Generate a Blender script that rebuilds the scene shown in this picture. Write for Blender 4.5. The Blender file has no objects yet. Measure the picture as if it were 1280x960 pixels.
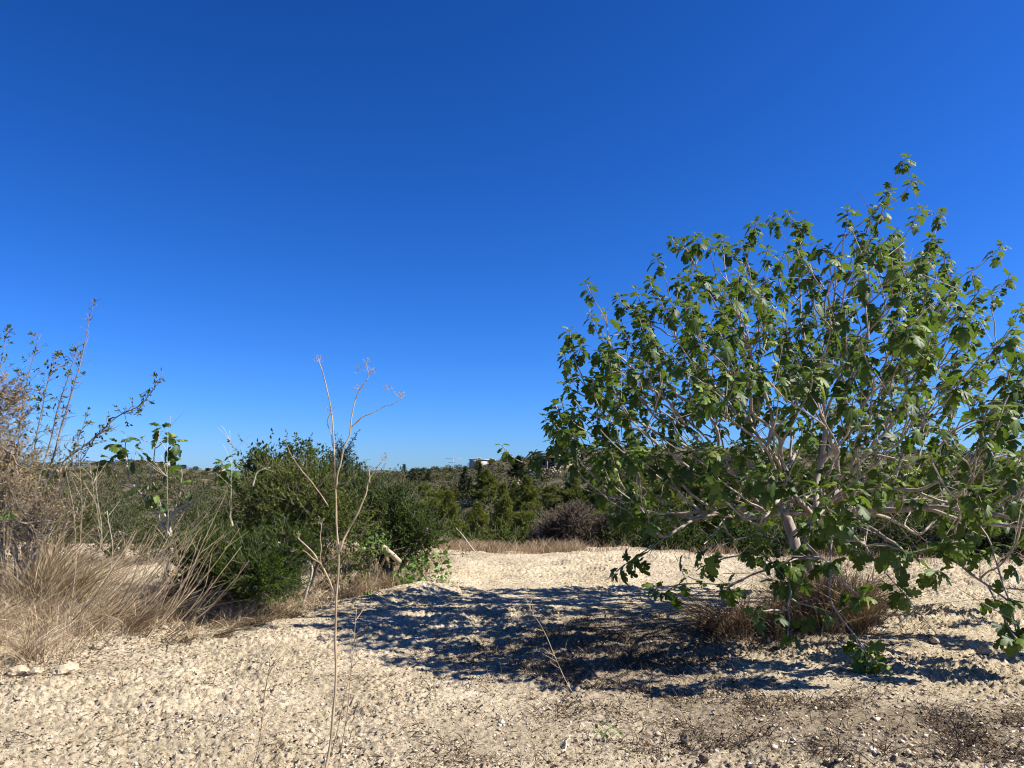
import bpy, math, random
import numpy as np
from mathutils import Vector
R = math.radians
rng = np.random.default_rng(7)
random.seed(7)
scene = bpy.context.scene
C = scene.collection

# ------------------------------------------------------------------ camera geometry
CAM_H, PITCH, FPX = 1.6, R(7.1), 960.0        # lens measured in pixels of the 1280 px wide photograph
def ray(px, py):
    x = (px-640)/FPX; y = (480-py)/FPX
    return np.array([x, math.cos(PITCH)-y*math.sin(PITCH), math.sin(PITCH)+y*math.cos(PITCH)])
def P(px, py, d):
    """world point at distance d (along +Y) seen at px,py"""
    v = ray(px, py); v = v*(d/v[1]); v[2] += CAM_H
    return v
def project(p):
    p = np.atleast_2d(p); z = p[:, 2]-CAM_H
    c, s = math.cos(PITCH), math.sin(PITCH)
    dep = p[:, 1]*c+z*s; up = -p[:, 1]*s+z*c
    return np.stack([640+FPX*p[:, 0]/dep, 480-FPX*up/dep], 1)

# ------------------------------------------------------------------ noise
_perm = np.random.default_rng(3).random(65536)
def _h(ix, iy):
    return _perm[((ix*73856093) ^ (iy*19349663)) & 65535]
def vnoise(x, y):
    ix = np.floor(x).astype(np.int64); iy = np.floor(y).astype(np.int64)
    fx = x-ix; fy = y-iy
    fx = fx*fx*fx*(fx*(fx*6-15)+10); fy = fy*fy*fy*(fy*(fy*6-15)+10)
    a = _h(ix, iy); b = _h(ix+1, iy); c = _h(ix, iy+1); d = _h(ix+1, iy+1)
    return (a*(1-fx)+b*fx)*(1-fy)+(c*(1-fx)+d*fx)*fy-0.5
def fbm(x, y, scale, octv=3, gain=.5):
    o = np.zeros_like(x, dtype=float); a = 1.0; f = 1/scale
    for k in range(octv):
        o += a*vnoise(x*f+17.3*k, y*f-9.1*k); a *= gain; f *= 2.03
    return o
def sstep(a, b, x):
    t = np.clip((x-a)/(b-a), 0, 1); return t*t*(3-2*t)

# ------------------------------------------------------------------ terrain
AZ_PX  = np.array([-900, -200, 0, 100, 180, 290, 400, 480, 560, 620, 700, 800, 1000, 1280, 1700, 2600])
CR_PY  = np.array([ 592,  586, 582, 581, 579, 592, 594, 592, 588, 577, 566, 559, 562, 572, 580, 592])
CR_R   = np.array([ 420,  420, 400, 400, 400, 430, 480, 480, 330, 230, 195, 190, 190, 200, 230, 300])
BX = np.array([-7, -5.2, -4.3, -3.45, -2.75, -1.75, -1.3, -1.0, -1.0])
BY = np.array([-8, 3, 6.2, 7.6, 9, 11.4, 14.5, 17, 40])
def bank_x(y):
    return np.interp(y, BY, BX)
def field_edge(x):
    return np.interp(x, [-12, -4, -1.3, 0.5, 2.5, 5, 8, 14], [17.5, 17.5, 17.3, 17.0, 17.2, 15.6, 14.6, 14.5])
def ground_z(x, y):
    x = np.asarray(x, float); y = np.asarray(y, float)
    r = np.hypot(x, y)
    z = 0.10*fbm(x, y, 3.1, 2)
    # low soil bank along the left verge
    db = bank_x(y)-x
    z = z+0.12*sstep(0.0, 1.2, db)*sstep(1, 4, y)
    z = z+0.10*np.exp(-((db+0.5)/0.5)**2)*sstep(9, 11, y)*(1-sstep(14, 16, y))
    # swell at the rear of the field
    z = z+0.10*np.exp(-((y-field_edge(x)+1.2)/0.9)**2)
    front = sstep(0.05, .35, y/np.maximum(r, 1e-6))
    drop = sstep(0, 17, y-field_edge(x)-0.3)*front
    z = z*(1-drop)+drop*(-3.4)
    px = 640+FPX*x/np.maximum(y, 1e-3)*1.0
    px = np.where(y > 0.05*r, px, np.where(x > 0, 2600., -900.))
    px = np.clip(px, -900, 2600)
    R1 = np.interp(px, AZ_PX, CR_R); zc = CAM_H+(600-np.interp(px, AZ_PX, CR_PY))/FPX*R1
    t = (y-42)/np.maximum(R1-42, 1)
    tt = np.clip(t, 0, 1)
    up = (zc+3.4)*(0.25*tt+0.75*tt**1.6)
    over = np.clip(y-R1, 0, None)
    up = up-np.minimum(over*0.05, 26)
    z = z+up*front*(t > 0)
    rough = front*sstep(45, 90, r)
    z = z+rough*(1.6*fbm(x, y, 34, 3)+0.55*fbm(x, y, 7, 2))*(1-0.75*sstep(0.8, 1.0, t))
    # dry-stone terraces stepping up the slope
    st = np.sin(z*2.6+2*fbm(x, y, 60, 2)); z = z+rough*0.22*st*(t < .95)
    return z
def micro(x, y):
    z = 0.050*fbm(x, y, .62, 2)+0.022*fbm(x, y, .21, 2)+0.019*np.abs(fbm(x, y, .07, 2))+0.026*fbm(x, y, .030, 2)
    wet = (1+0.5*sstep(2, 5, x))*(.45+1.1*sstep(-.3, .35, fbm(x, y, 1.3, 3)))
    return z*wet
def gz(x, y):
    return float(ground_z(np.array([x]), np.array([y]))[0])

# ------------------------------------------------------------------ objects, names, labels
def tag(o, label, cat, group=None):
    o['label'] = label; o['category'] = cat
    if group: o['group'] = group
    return o
def thing(name, label, cat, loc=(0, 0, 0), group=None):
    o = bpy.data.objects.new(name, None); C.objects.link(o)
    o.location = loc; o.empty_display_size = .2
    return tag(o, label, cat, group)
def kind(o, k):
    o['kind'] = k; return o
def mesh(name, V, F, material, parent=None, var=None, smooth=False, attrs=None):
    """V (n,3) in world space, F list of (m,k) index arrays"""
    me = bpy.data.meshes.new(name)
    V = np.asarray(V, np.float32)
    if not isinstance(F, list): F = [F]
    F = [np.asarray(f, np.int32) for f in F if len(f)]
    me.vertices.add(len(V)); me.vertices.foreach_set('co', V.ravel())
    nl = sum(f.size for f in F); npoly = sum(len(f) for f in F)
    me.loops.add(nl); me.loops.foreach_set('vertex_index', np.concatenate([f.ravel() for f in F]))
    me.polygons.add(npoly)
    tot = np.concatenate([np.full(len(f), f.shape[1], np.int32) for f in F])
    me.polygons.foreach_set('loop_start', np.concatenate([[0], np.cumsum(tot)[:-1]]).astype(np.int32))
    if smooth: me.polygons.foreach_set('use_smooth', np.ones(npoly, bool))
    if var is not None:
        a = me.attributes.new('var', 'FLOAT', 'POINT'); a.data.foreach_set('value', np.asarray(var, np.float32))
    for k, v in (attrs or {}).items():
        a = me.attributes.new(k, 'FLOAT', 'POINT'); a.data.foreach_set('value', np.asarray(v, np.float32))
    me.update(calc_edges=True)
    me.materials.append(material)
    o = bpy.data.objects.new(name, me); C.objects.link(o)
    if parent is not None:
        o.parent = parent
        L = np.array(parent.matrix_basis.translation) if parent.parent is None else np.zeros(3)
        me.vertices.foreach_set('co', (V-L.astype(np.float32)).ravel()); me.update()
    return o
class MB:
    """collects pieces of one mesh"""
    def __init__(s): s.V = []; s.F = {}; s.var = []; s.n = 0
    def add(s, V, F, var=None):
        V = np.asarray(V, float)
        if len(V) == 0: return s
        for f in (F if isinstance(F, list) else [F]):
            f = np.asarray(f, int)
            if len(f): s.F.setdefault(f.shape[1], []).append(f+s.n)
        s.V.append(V); s.n += len(V)
        s.var.append(np.full(len(V), .5) if var is None else np.broadcast_to(var, (len(V),)))
        return s
    def build(s, name, material, parent=None, smooth=False):
        return mesh(name, np.concatenate(s.V), [np.concatenate(f) for f in s.F.values()], material, parent, np.concatenate(s.var), smooth)
def norm(v): 
    return v/np.maximum(np.linalg.norm(v, axis=-1, keepdims=True), 1e-9)
def rand_dirs(n, r=None):
    r = r or rng
    return norm(r.normal(size=(n, 3)))

# -- tubes
def tube(path, rad, sides=6, close=True):
    path = np.asarray(path, float); n = len(path); rad = np.broadcast_to(rad, (n,))
    T = np.gradient(path, axis=0); T = norm(T)
    u = np.cross(T[0], [0.31, .2, .93]); u = u/np.linalg.norm(u)
    V = []
    a = np.arange(sides)*2*math.pi/sides
    for i in range(n):
        u = u-T[i]*np.dot(u, T[i]); u = u/max(np.linalg.norm(u), 1e-9); w = np.cross(T[i], u)
        V.append(path[i]+rad[i]*(np.cos(a)[:, None]*u+np.sin(a)[:, None]*w))
    V = np.concatenate(V)
    i = np.arange(n-1)[:, None]*sides; k = np.arange(sides)[None, :]; k2 = (k+1) % sides
    Q = np.stack([i+k, i+k2, i+sides+k2, i+sides+k], -1).reshape(-1, 4)
    F = [Q]
    if close and sides in (3, 4, 5, 6, 7, 8, 10, 12):
        F.append(np.stack([np.arange(sides)[::-1], (n-1)*sides+np.arange(sides)]))
    return V, F
def wobble(path, amp, r=None, keep=True):
    """resample a polyline smoothly and give it small natural bends"""
    r = r or rng
    path = np.asarray(path, float)
    d = np.concatenate([[0], np.cumsum(np.linalg.norm(np.diff(path, axis=0), axis=1))])
    m = max(len(path)*4, 8); t = np.linspace(0, d[-1], m)
    q = np.stack([np.interp(t, d, path[:, k]) for k in range(3)], 1)
    for _ in range(2):
        q[1:-1] = .25*q[:-2]+.5*q[1:-1]+.25*q[2:]
    e = np.zeros_like(q); e[1:-1] = r.normal(size=(m-2, 3))*amp*2.2
    for _ in range(3):
        e[1:-1] = .25*e[:-2]+.5*e[1:-1]+.25*e[2:]
    return q+e

# -- blades (grass, needles, twigs): curved tapering ribbons
def blades(base, h, lean, w, r=None, taper=.15, sag=.25):
    r = r or rng
    n = len(base); h = np.broadcast_to(h, (n,)); w = np.broadcast_to(w, (n,))
    side = np.cross(lean+np.array([0, 0, 1.0]), r.normal(size=(n, 3))); side = norm(side)
    V = np.zeros((n, 7, 3))
    for j, t in enumerate((0, .4, .75)):
        p = base+h[:, None]*(np.array([0, 0, 1.0])*t*(1-sag*t)+lean*t**1.35)
        ww = w*(1-(1-taper)*t)
        V[:, 2*j] = p-side*ww[:, None]/2; V[:, 2*j+1] = p+side*ww[:, None]/2
    V[:, 6] = base+h[:, None]*(np.array([0, 0, 1.0])*(1-sag)+lean)
    o = (np.arange(n)*7)[:, None]
    Q = np.concatenate([o+np.array([[0, 1, 3, 2]]), o+np.array([[2, 3, 5, 4]])])
    T = o+np.array([[4, 5, 6]])
    return V.reshape(-1, 3), [Q, T]
def sticks(a, b, w, r=None):
    """straight thin three-sided twigs from a to b"""
    r = r or rng
    a = np.asarray(a); b = np.asarray(b)
    n = len(a); w = np.broadcast_to(w, (n,))
    d = norm(b-a); u = norm(np.cross(d, r.normal(size=(n, 3)))); v = np.cross(d, u)
    V = np.zeros((n, 6, 3))
    for k in range(3):
        c, s = math.cos(k*2.0944), math.sin(k*2.0944)
        off = (u*c+v*s)*(w/2)[:, None]
        V[:, k] = a+off; V[:, 3+k] = b+off*.6
    o = (np.arange(n)*6)[:, None]
    Q = np.concatenate([o+np.array([[0, 1, 4, 3]]), o+np.array([[1, 2, 5, 4]]), o+np.array([[2, 0, 3, 5]])])
    return V.reshape(-1, 3), [Q]
def place(tv, tf, pos, fwd, nrm, scale):
    """copies of a template (y axis = forward, z axis = normal) laid into one array"""
    n = len(pos); f = norm(fwd); s = norm(np.cross(f, nrm)); u = np.cross(s, f)
    sc = np.broadcast_to(scale, (n,))[:, None, None]
    V = pos[:, None, :]+sc*(tv[None, :, 0:1]*s[:, None]+tv[None, :, 1:2]*f[:, None]+tv[None, :, 2:3]*u[:, None])
    k = len(tv)
    return V.reshape(-1, 3), [(np.arange(n)[:, None, None]*k+t[None]).reshape(-1, t.shape[1]) for t in tf]

# ------------------------------------------------------------------ materials
def new_mat(name):
    m = bpy.data.materials.new(name); m.use_nodes = True
    return m, m.node_tree.nodes, m.node_tree.links
def ramp(N, stops):
    cr = N.new('ShaderNodeValToRGB'); e = cr.color_ramp.elements
    while len(e) < len(stops): e.new(.5)
    for el, (p, c) in zip(e, stops):
        el.position = p; el.color = (*c, 1)
    return cr
def leaf_mat(name, stops, trans=.3, tcol=None, rough=.5, spec=.4, mottle=8.0):
    m, N, L = new_mat(name)
    b = N['Principled BSDF']; b.inputs['Roughness'].default_value = rough; b.inputs['Specular IOR Level'].default_value = spec
    at = N.new('ShaderNodeAttribute'); at.attribute_name = 'var'
    tc = N.new('ShaderNodeTexCoord'); nz = N.new('ShaderNodeTexNoise'); nz.inputs['Scale'].default_value = mottle
    L.new(tc.outputs['Object'], nz.inputs['Vector'])
    ad = N.new('ShaderNodeMath'); ad.operation = 'MULTIPLY_ADD'; ad.inputs[1].default_value = .35; ad.inputs[2].default_value = -.175
    L.new(nz.outputs['Fac'], ad.inputs[0])
    a2 = N.new('ShaderNodeMath'); a2.operation = 'ADD'; L.new(at.outputs['Fac'], a2.inputs[0]); L.new(ad.outputs[0], a2.inputs[1])
    cr = ramp(N, stops); L.new(a2.outputs[0], cr.inputs['Fac']); L.new(cr.outputs['Color'], b.inputs['Base Color'])
    if trans > 0:
        t = N.new('ShaderNodeBsdfTranslucent'); mx = N.new('ShaderNodeMixShader'); mx.inputs[0].default_value = trans
        if tcol:
            mc = N.new('ShaderNodeMix'); mc.data_type = 'RGBA'; mc.inputs[0].default_value = .7
            L.new(cr.outputs['Color'], mc.inputs[6]); mc.inputs[7].default_value = (*tcol, 1)
            L.new(mc.outputs[2], t.inputs['Color'])
        else:
            L.new(cr.outputs['Color'], t.inputs['Color'])
        L.new(b.outputs[0], mx.inputs[1]); L.new(t.outputs[0], mx.inputs[2]); L.new(mx.outputs[0], N['Material Output'].inputs[0])
    return m
def bark_mat(name, c1, c2, scale=14, bump=.5, stretch=(1, 1, .25)):
    m, N, L = new_mat(name)
    b = N['Principled BSDF']; b.inputs['Roughness'].default_value = .85; b.inputs['Specular IOR Level'].default_value = .2
    tc = N.new('ShaderNodeTexCoord'); mp = N.new('ShaderNodeMapping'); mp.inputs['Scale'].default_value = stretch
    nz = N.new('ShaderNodeTexNoise'); nz.inputs['Scale'].default_value = scale; nz.inputs['Detail'].default_value = 6
    L.new(tc.outputs['Object'], mp.inputs[0]); L.new(mp.outputs[0], nz.inputs['Vector'])
    cr = ramp(N, [(.3, c1), (.7, c2)]); L.new(nz.outputs['Fac'], cr.inputs['Fac']); L.new(cr.outputs['Color'], b.inputs['Base Color'])
    bp = N.new('ShaderNodeBump'); bp.inputs['Strength'].default_value = bump; bp.inputs['Distance'].default_value = .01
    L.new(nz.outputs['Fac'], bp.inputs['Height']); L.new(bp.outputs[0], b.inputs['Normal'])
    return m
def plain_mat(name, c1, c2, scale=6, rough=.85, bump=.3, dist=.02):
    m, N, L = new_mat(name)
    b = N['Principled BSDF']; b.inputs['Roughness'].default_value = rough; b.inputs['Specular IOR Level'].default_value = .25
    tc = N.new('ShaderNodeTexCoord'); nz = N.new('ShaderNodeTexNoise'); nz.inputs['Scale'].default_value = scale; nz.inputs['Detail'].default_value = 8
    L.new(tc.outputs['Object'], nz.inputs['Vector'])
    cr = ramp(N, [(.3, c1), (.7, c2)]); L.new(nz.outputs['Fac'], cr.inputs['Fac']); L.new(cr.outputs['Color'], b.inputs['Base Color'])
    bp = N.new('ShaderNodeBump'); bp.inputs['Strength'].default_value = bump; bp.inputs['Distance'].default_value = dist
    L.new(nz.outputs['Fac'], bp.inputs['Height']); L.new(bp.outputs[0], b.inputs['Normal'])
    return m

M = {}
M['fig_leaf'] = leaf_mat('fig_leaf', [(.0, (.012, .028, .005)), (.42, (.030, .064, .008)), (.8, (.115, .170, .020)), (1, (.21, .235, .05))], .26, (.22, .34, .03), .52, .30, 5)
M['fig_bark'] = bark_mat('fig_bark', (.20, .165, .13), (.47, .40, .335), 16, 1.0)
M['pale_bark'] = bark_mat('pale_bark', (.30, .25, .19), (.52, .45, .36), 22, .5)
M['grey_bark'] = bark_mat('grey_bark', (.13, .11, .09), (.27, .23, .19), 18, .5)
M['straw'] = leaf_mat('straw', [(0, (.17, .115, .065)), (.5, (.38, .285, .17)), (1, (.64, .53, .37))], .15, None, .7, .2, 3)
M['brown_grass'] = leaf_mat('brown_grass', [(0, (.085, .052, .028)), (.5, (.22, .142, .075)), (1, (.46, .34, .20))], .12, None, .7, .2, 3)
M['dead_brown'] = leaf_mat('dead_brown', [(0, (.090, .064, .035)), (.5, (.20, .145, .08)), (1, (.44, .35, .21))], .1, None, .75, .2, 3)
M['rust'] = leaf_mat('rust', [(0, (.10, .066, .030)), (.5, (.23, .155, .070)), (1, (.44, .33, .17))], .1, None, .75, .15, 3)
M['dark_litter'] = leaf_mat('dark_litter', [(0, (.025, .018, .012)), (.5, (.075, .052, .032)), (1, (.24, .165, .10))], 0, None, .8, .2, 3)
M['dry_stalk'] = bark_mat('dry_stalk', (.24, .17, .10), (.50, .40, .26), 30, .2)
M['pale_stalk'] = bark_mat('pale_stalk', (.40, .33, .23), (.62, .55, .43), 30, .2)
M['lentisk'] = leaf_mat('lentisk', [(0, (.030, .050, .008)), (.55, (.075, .108, .014)), (.85, (.125, .145, .026)), (1, (.20, .10, .04))], .28, (.16, .19, .02), .75, .08, 3)
M['dark_leaf'] = leaf_mat('dark_leaf', [(0, (.018, .036, .006)), (.6, (.046, .078, .011)), (1, (.092, .118, .022))], .24, (.10, .14, .015), .7, .10, 3)
M['needle_bush'] = leaf_mat('needle_bush', [(0, (.020, .046, .006)), (.6, (.050, .092, .010)), (1, (.10, .135, .020))], .28, (.11, .16, .015), .7, .12, 3)
M['grey_leaf'] = leaf_mat('grey_leaf', [(0, (.055, .060, .032)), (.6, (.10, .105, .055)), (1, (.18, .175, .10))], .2, None, .6, .3, 2)
M['pine'] = leaf_mat('pine', [(0, (.065, .082, .015)), (.6, (.165, .18, .032)), (1, (.25, .24, .055))], .25, (.13, .16, .03), .7, .12, .6)
M['cypress'] = leaf_mat('cypress', [(0, (.018, .030, .010)), (.6, (.036, .055, .016)), (1, (.060, .080, .024))], .15, None, .7, .12, .6)
M['weed'] = leaf_mat('weed', [(0, (.05, .12, .018)), (.6, (.09, .20, .03)), (1, (.16, .28, .06))], .3, (.2, .36, .04), .45, .4, 4)
M['stone'] = plain_mat('stone', (.30, .235, .155), (.47, .385, .27), 14, .95, 1.0, .03)
M['limestone_wall'] = plain_mat('limestone_wall', (.20, .155, .11), (.40, .32, .235), 1.5, .9, .5, .05)
M['white_wall'] = plain_mat('white_wall', (.36, .32, .26), (.48, .43, .36), .8, .85, .1)
M['tan_wall'] = plain_mat('tan_wall', (.30, .23, .16), (.44, .35, .25), 1.2, .9, .3)
M['roof'] = plain_mat('roof', (.26, .20, .15), (.40, .33, .26), 2, .9, .3)
M['opening'] = plain_mat('opening', (.015, .014, .013), (.03, .028, .026), 2, .6, .0)
M['metal'] = plain_mat('metal', (.22, .23, .24), (.34, .35, .36), 2, .5, .1)

def ground_mat():
    m, N, L = new_mat('soil')
    b = N['Principled BSDF']; b.inputs['Roughness'].default_value = .95; b.inputs['Specular IOR Level'].default_value = .12
    tc = N.new('ShaderNodeTexCoord')
    def noise(scale, detail=6, rough=.6):
        n = N.new('ShaderNodeTexNoise'); n.inputs['Scale'].default_value = scale; n.inputs['Detail'].default_value = detail; n.inputs['Roughness'].default_value = rough
        L.new(tc.outputs['Object'], n.inputs['Vector']); return n
    def mix(f, a, c):
        x = N.new('ShaderNodeMix'); x.data_type = 'RGBA'
        for s, v in ((0, f), (6, a), (7, c)):
            if hasattr(v, 'node'): L.new(v, x.inputs[s])
            else: x.inputs[s].default_value = v if s == 0 else (*v, 1)
        return x.outputs[2]
    n1 = noise(1.1, 6); c1 = ramp(N, [(.32, (.44, .365, .25)), (.5, (.56, .47, .33)), (.68, (.66, .565, .415))]); L.new(n1.outputs['Fac'], c1.inputs['Fac'])
    n2 = noise(26, 5, .7); c2 = ramp(N, [(.36, (.45, .40, .34)), (.47, (.86, .84, .80)), (.66, (1.12, 1.12, 1.12))]); L.new(n2.outputs['Fac'], c2.inputs['Fac'])
    mul = N.new('ShaderNodeMix'); mul.data_type = 'RGBA'; mul.blend_type = 'MULTIPLY'; mul.inputs[0].default_value = 1
    L.new(c1.outputs[0], mul.inputs[6]); L.new(c2.outputs[0], mul.inputs[7])
    # scattered crumbs of brown plant litter
    v = N.new('ShaderNodeTexVoronoi'); v.inputs['Scale'].default_value = 21; L.new(tc.outputs['Object'], v.inputs['Vector'])
    n3 = noise(3.2, 4); lt = N.new('ShaderNodeMath'); lt.operation = 'LESS_THAN'
    thr = N.new('ShaderNodeMapRange'); thr.inputs[1].default_value = .42; thr.inputs[2].default_value = .68; thr.inputs[3].default_value = .04; thr.inputs[4].default_value = .26
    L.new(n3.outputs['Fac'], thr.inputs[0]); L.new(v.outputs['Distance'], lt.inputs[0]); L.new(thr.outputs[0], lt.inputs[1])
    field = mix(lt.outputs[0], mul.outputs[2], (.15, .10, .06))
    # litter-stained soil; the brown also deepens the fig's shadow in the colour
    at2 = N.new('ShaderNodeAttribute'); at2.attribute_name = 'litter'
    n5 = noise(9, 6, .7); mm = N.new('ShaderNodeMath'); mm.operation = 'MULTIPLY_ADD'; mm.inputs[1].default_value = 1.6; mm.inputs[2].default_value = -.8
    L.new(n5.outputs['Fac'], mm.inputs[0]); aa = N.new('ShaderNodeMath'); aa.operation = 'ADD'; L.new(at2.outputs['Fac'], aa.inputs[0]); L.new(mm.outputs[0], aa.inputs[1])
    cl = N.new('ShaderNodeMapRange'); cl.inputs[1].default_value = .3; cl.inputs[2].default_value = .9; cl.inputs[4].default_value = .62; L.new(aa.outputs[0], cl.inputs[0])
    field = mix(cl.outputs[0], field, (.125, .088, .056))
    # hillside: scrub-covered stony earth
    n4 = noise(.35, 8, .7); c4 = ramp(N, [(.3, (.035, .042, .016)), (.48, (.075, .068, .036)), (.62, (.13, .10, .066)), (.76, (.36, .28, .20))]); L.new(n4.outputs['Fac'], c4.inputs['Fac'])
    az = N.new('ShaderNodeAttribute'); az.attribute_name = 'zone'
    col = mix(az.outputs['Fac'], field, c4.outputs[0])
    L.new(col, b.inputs['Base Color'])
    bp = N.new('ShaderNodeBump'); bp.inputs['Strength'].default_value = 1.0; bp.inputs['Distance'].default_value = .03
    n6 = noise(48, 8, .75); L.new(n6.outputs['Fac'], bp.inputs['Height']); L.new(bp.outputs[0], b.inputs['Normal'])
    return m
M['clod'] = plain_mat('clod', (.10, .07, .045), (.20, .15, .10), 9, .95, .5)
M['soil'] = ground_mat()

# ------------------------------------------------------------------ ground sheet, one polar grid out to the horizon
def litter_shade_amount(x, y):
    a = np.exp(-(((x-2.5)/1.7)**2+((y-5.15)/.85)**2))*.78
    a += np.exp(-(((x-.8)/1.3)**2+((y-7.4)/1.7)**2))*.95  # real litter, raised here to paint the fig's shadow darker and browner
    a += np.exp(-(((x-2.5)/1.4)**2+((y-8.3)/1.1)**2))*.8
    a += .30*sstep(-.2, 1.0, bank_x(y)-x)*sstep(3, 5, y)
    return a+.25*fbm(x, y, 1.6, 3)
def build_ground():
    th = np.concatenate([np.linspace(-180, -50, 40)[:-1], np.linspace(-50, 46, 1350)[:-1], np.linspace(46, 180, 40)[:-1]])
    rr = np.concatenate([np.geomspace(.25, 3.2, 30)[:-1], np.geomspace(3.2, 19, 680)[:-1], np.geomspace(19, 620, 190)[:-1], np.geomspace(620, 4000, 12)])
    t = np.radians(th); X = rr[:, None]*np.sin(t)[None]; Y = rr[:, None]*np.cos(t)[None]
    nr, nt = X.shape
    Z = ground_z(X, Y)
    near = 1-sstep(19, 26, np.hypot(X, Y))
    Z = Z+micro(X, Y)*near
    V = np.stack([X.ravel(), Y.ravel(), Z.ravel()], 1)
    V = np.concatenate([V, [[0, 0, gz(0.001, 0.001)]]])
    i = np.arange(nr-1)[:, None]*nt; k = np.arange(nt)[None]; k2 = (k+1) % nt
    Q = np.stack([i+k, i+nt+k, i+nt+k2, i+k2], -1).reshape(-1, 4)
    k = np.arange(nt); T = np.stack([k, (k+1) % nt, np.full(nt, nr*nt)], 1)[:, ::-1]
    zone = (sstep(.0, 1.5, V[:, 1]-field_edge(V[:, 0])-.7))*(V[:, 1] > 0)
    lit = litter_shade_amount(V[:, 0], V[:, 1])
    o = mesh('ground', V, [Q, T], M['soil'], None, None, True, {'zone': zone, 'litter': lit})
    # orient normals upward
    kind(o, 'structure')
    return o
build_ground()
def surf(x, y):
    x = np.asarray(x, float); y = np.asarray(y, float)
    return ground_z(x, y)+micro(x, y)

# distant ridges
def ridge(name, d, pts, depth):
    px = np.linspace(-700, 2000, 260)
    py = np.interp(px, [p[0] for p in pts], [p[1] for p in pts])
    X = (px-640)/FPX*d; Zt = CAM_H+(600-py)/FPX*d+d*.0016*fbm(px, px*0, 40, 4)
    rows = []
    for f, g in ((0, -40), (.35, None), (.5, None), (1, -60)):
        y = d+depth*(f-.5)
        z = np.full_like(X, g) if g is not None else Zt*(1 if f == .5 else .55)
        rows.append(np.stack([X, np.full_like(X, y), z], 1))
    V = np.concatenate(rows); n = len(px)
    i = np.arange(3)[:, None]*n; k = np.arange(n-1)[None]
    Q = np.stack([i+k, i+k+1, i+n+k+1, i+n+k], -1).reshape(-1, 4)
    return kind(mesh(name, V, Q, M['far_hill'], None, None, True), 'structure')
M['far_hill'] = plain_mat('far_hill', (.05, .065, .04), (.13, .125, .08), .02, .95, .0)
ridge('hills', 1500, [(-700, 592), (200, 588), (480, 589), (520, 590), (640, 594), (2000, 594)], 600)

# ------------------------------------------------------------------ fig leaf template
def fig_leaf_template(seed, droop=.34, fold=.22):
    r = np.random.default_rng(seed)
    half = [(.10, -.06), (.26, -.06), (.38, .04), (.42, .16), (.36, .26), (.23, .34), (.36, .40), (.50, .52), (.54, .64), (.46, .74), (.32, .72), (.18, .62), (.26, .74), (.28, .88), (.20, 1.0), (.10, 1.05)]
    pts = [(0, -.0)]+half+[(0, 1.07)]+[(-x, y) for x, y in half[::-1]]
    out = np.array(pts); out[1:] += r.normal(size=(len(out)-1, 2))*.022
    xy = np.concatenate([[[0, .34]], out]); 
    mid = len(xy)
    z = -droop*np.clip(xy[:, 1], 0, 2)**2-fold*np.abs(xy[:, 0])*(.4+xy[:, 1])+r.normal(size=len(xy))*.035
    z[0] = .03
    V = np.column_stack([xy, z])
    n = len(out); i = np.arange(n)
    F = np.stack([np.zeros(n, int), 1+i, 1+(i+1) % n], 1)
    # petiole: a slim three-sided stalk arriving at the blade base
    pb = np.array([[0, -.48, .02], [0, 0, 0]])
    pv, pf = tube(np.array([[0, -.48, .06], [0, -.22, .05], [0, .02, .0]]), [.016, .014, .012], 3, False)
    o = len(V); V = np.concatenate([V, pv])
    return V, [F, pf[0]+o]
LEAVES = [fig_leaf_template(k, d, f) for k, (d, f) in enumerate([(.30, .18), (.45, .28), (.20, .38), (.60, .10), (.75, .30), (.38, -.12)])]
UPV = np.array([0, 0, 1.0])
def fig_rosettes(tips, dirs, nl, size, r):
    """clusters of long-stalked lobed leaves round shoot ends; returns (pos, fwd, nrm, scale, var)"""
    P_, F_, N_, S_, W_ = [], [], [], [], []
    for p, d in zip(tips, dirs):
        k = int(max(3, r.poisson(nl))); a0 = r.random()*6.28
        u = norm(np.cross(d, r.normal(size=3))); v = np.cross(d, u)
        vary = r.random()
        for j in range(k):
            a = a0+j*2.4+r.normal()*.25; f = j/max(k-1, 1)            # 0 = youngest, at the very tip
            rad = math.cos(a)*u+math.sin(a)*v
            el = R(62)-R(78)*f+r.normal()*.16
            out = rad*math.cos(el)+d*math.sin(el)
            out = out+np.array([0, 0, -.20-.85*f*r.random()]); out /= np.linalg.norm(out)
            s = size*(.42+.68*min(1, f*1.5+.12))*r.uniform(.7, 1.28)
            base = p-d*(.14*f*f)
            nrm = UPV*1.0+d*.6+r.normal(size=3)*.33-out*np.dot(UPV, out)
            P_.append(base+out*s*.48); F_.append(out); N_.append(nrm); S_.append(s)
            W_.append(np.clip(.25+.45*(1-f)+.25*vary+r.normal()*.14, 0, 1))
    return [np.array(q) for q in (P_, F_, N_, S_, W_)]
def leaves_mesh(arr, r, mb=None):
    mb = mb or MB()
    pos, f, n, s, w = arr
    which = r.integers(0, len(LEAVES), len(pos))
    for k, (tv, tf) in enumerate(LEAVES):
        q = which == k
        if q.any():
            V, F = place(tv, tf, pos[q], f[q], n[q], s[q]); mb.add(V, F, np.repeat(w[q], len(tv)))
    return mb

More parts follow.
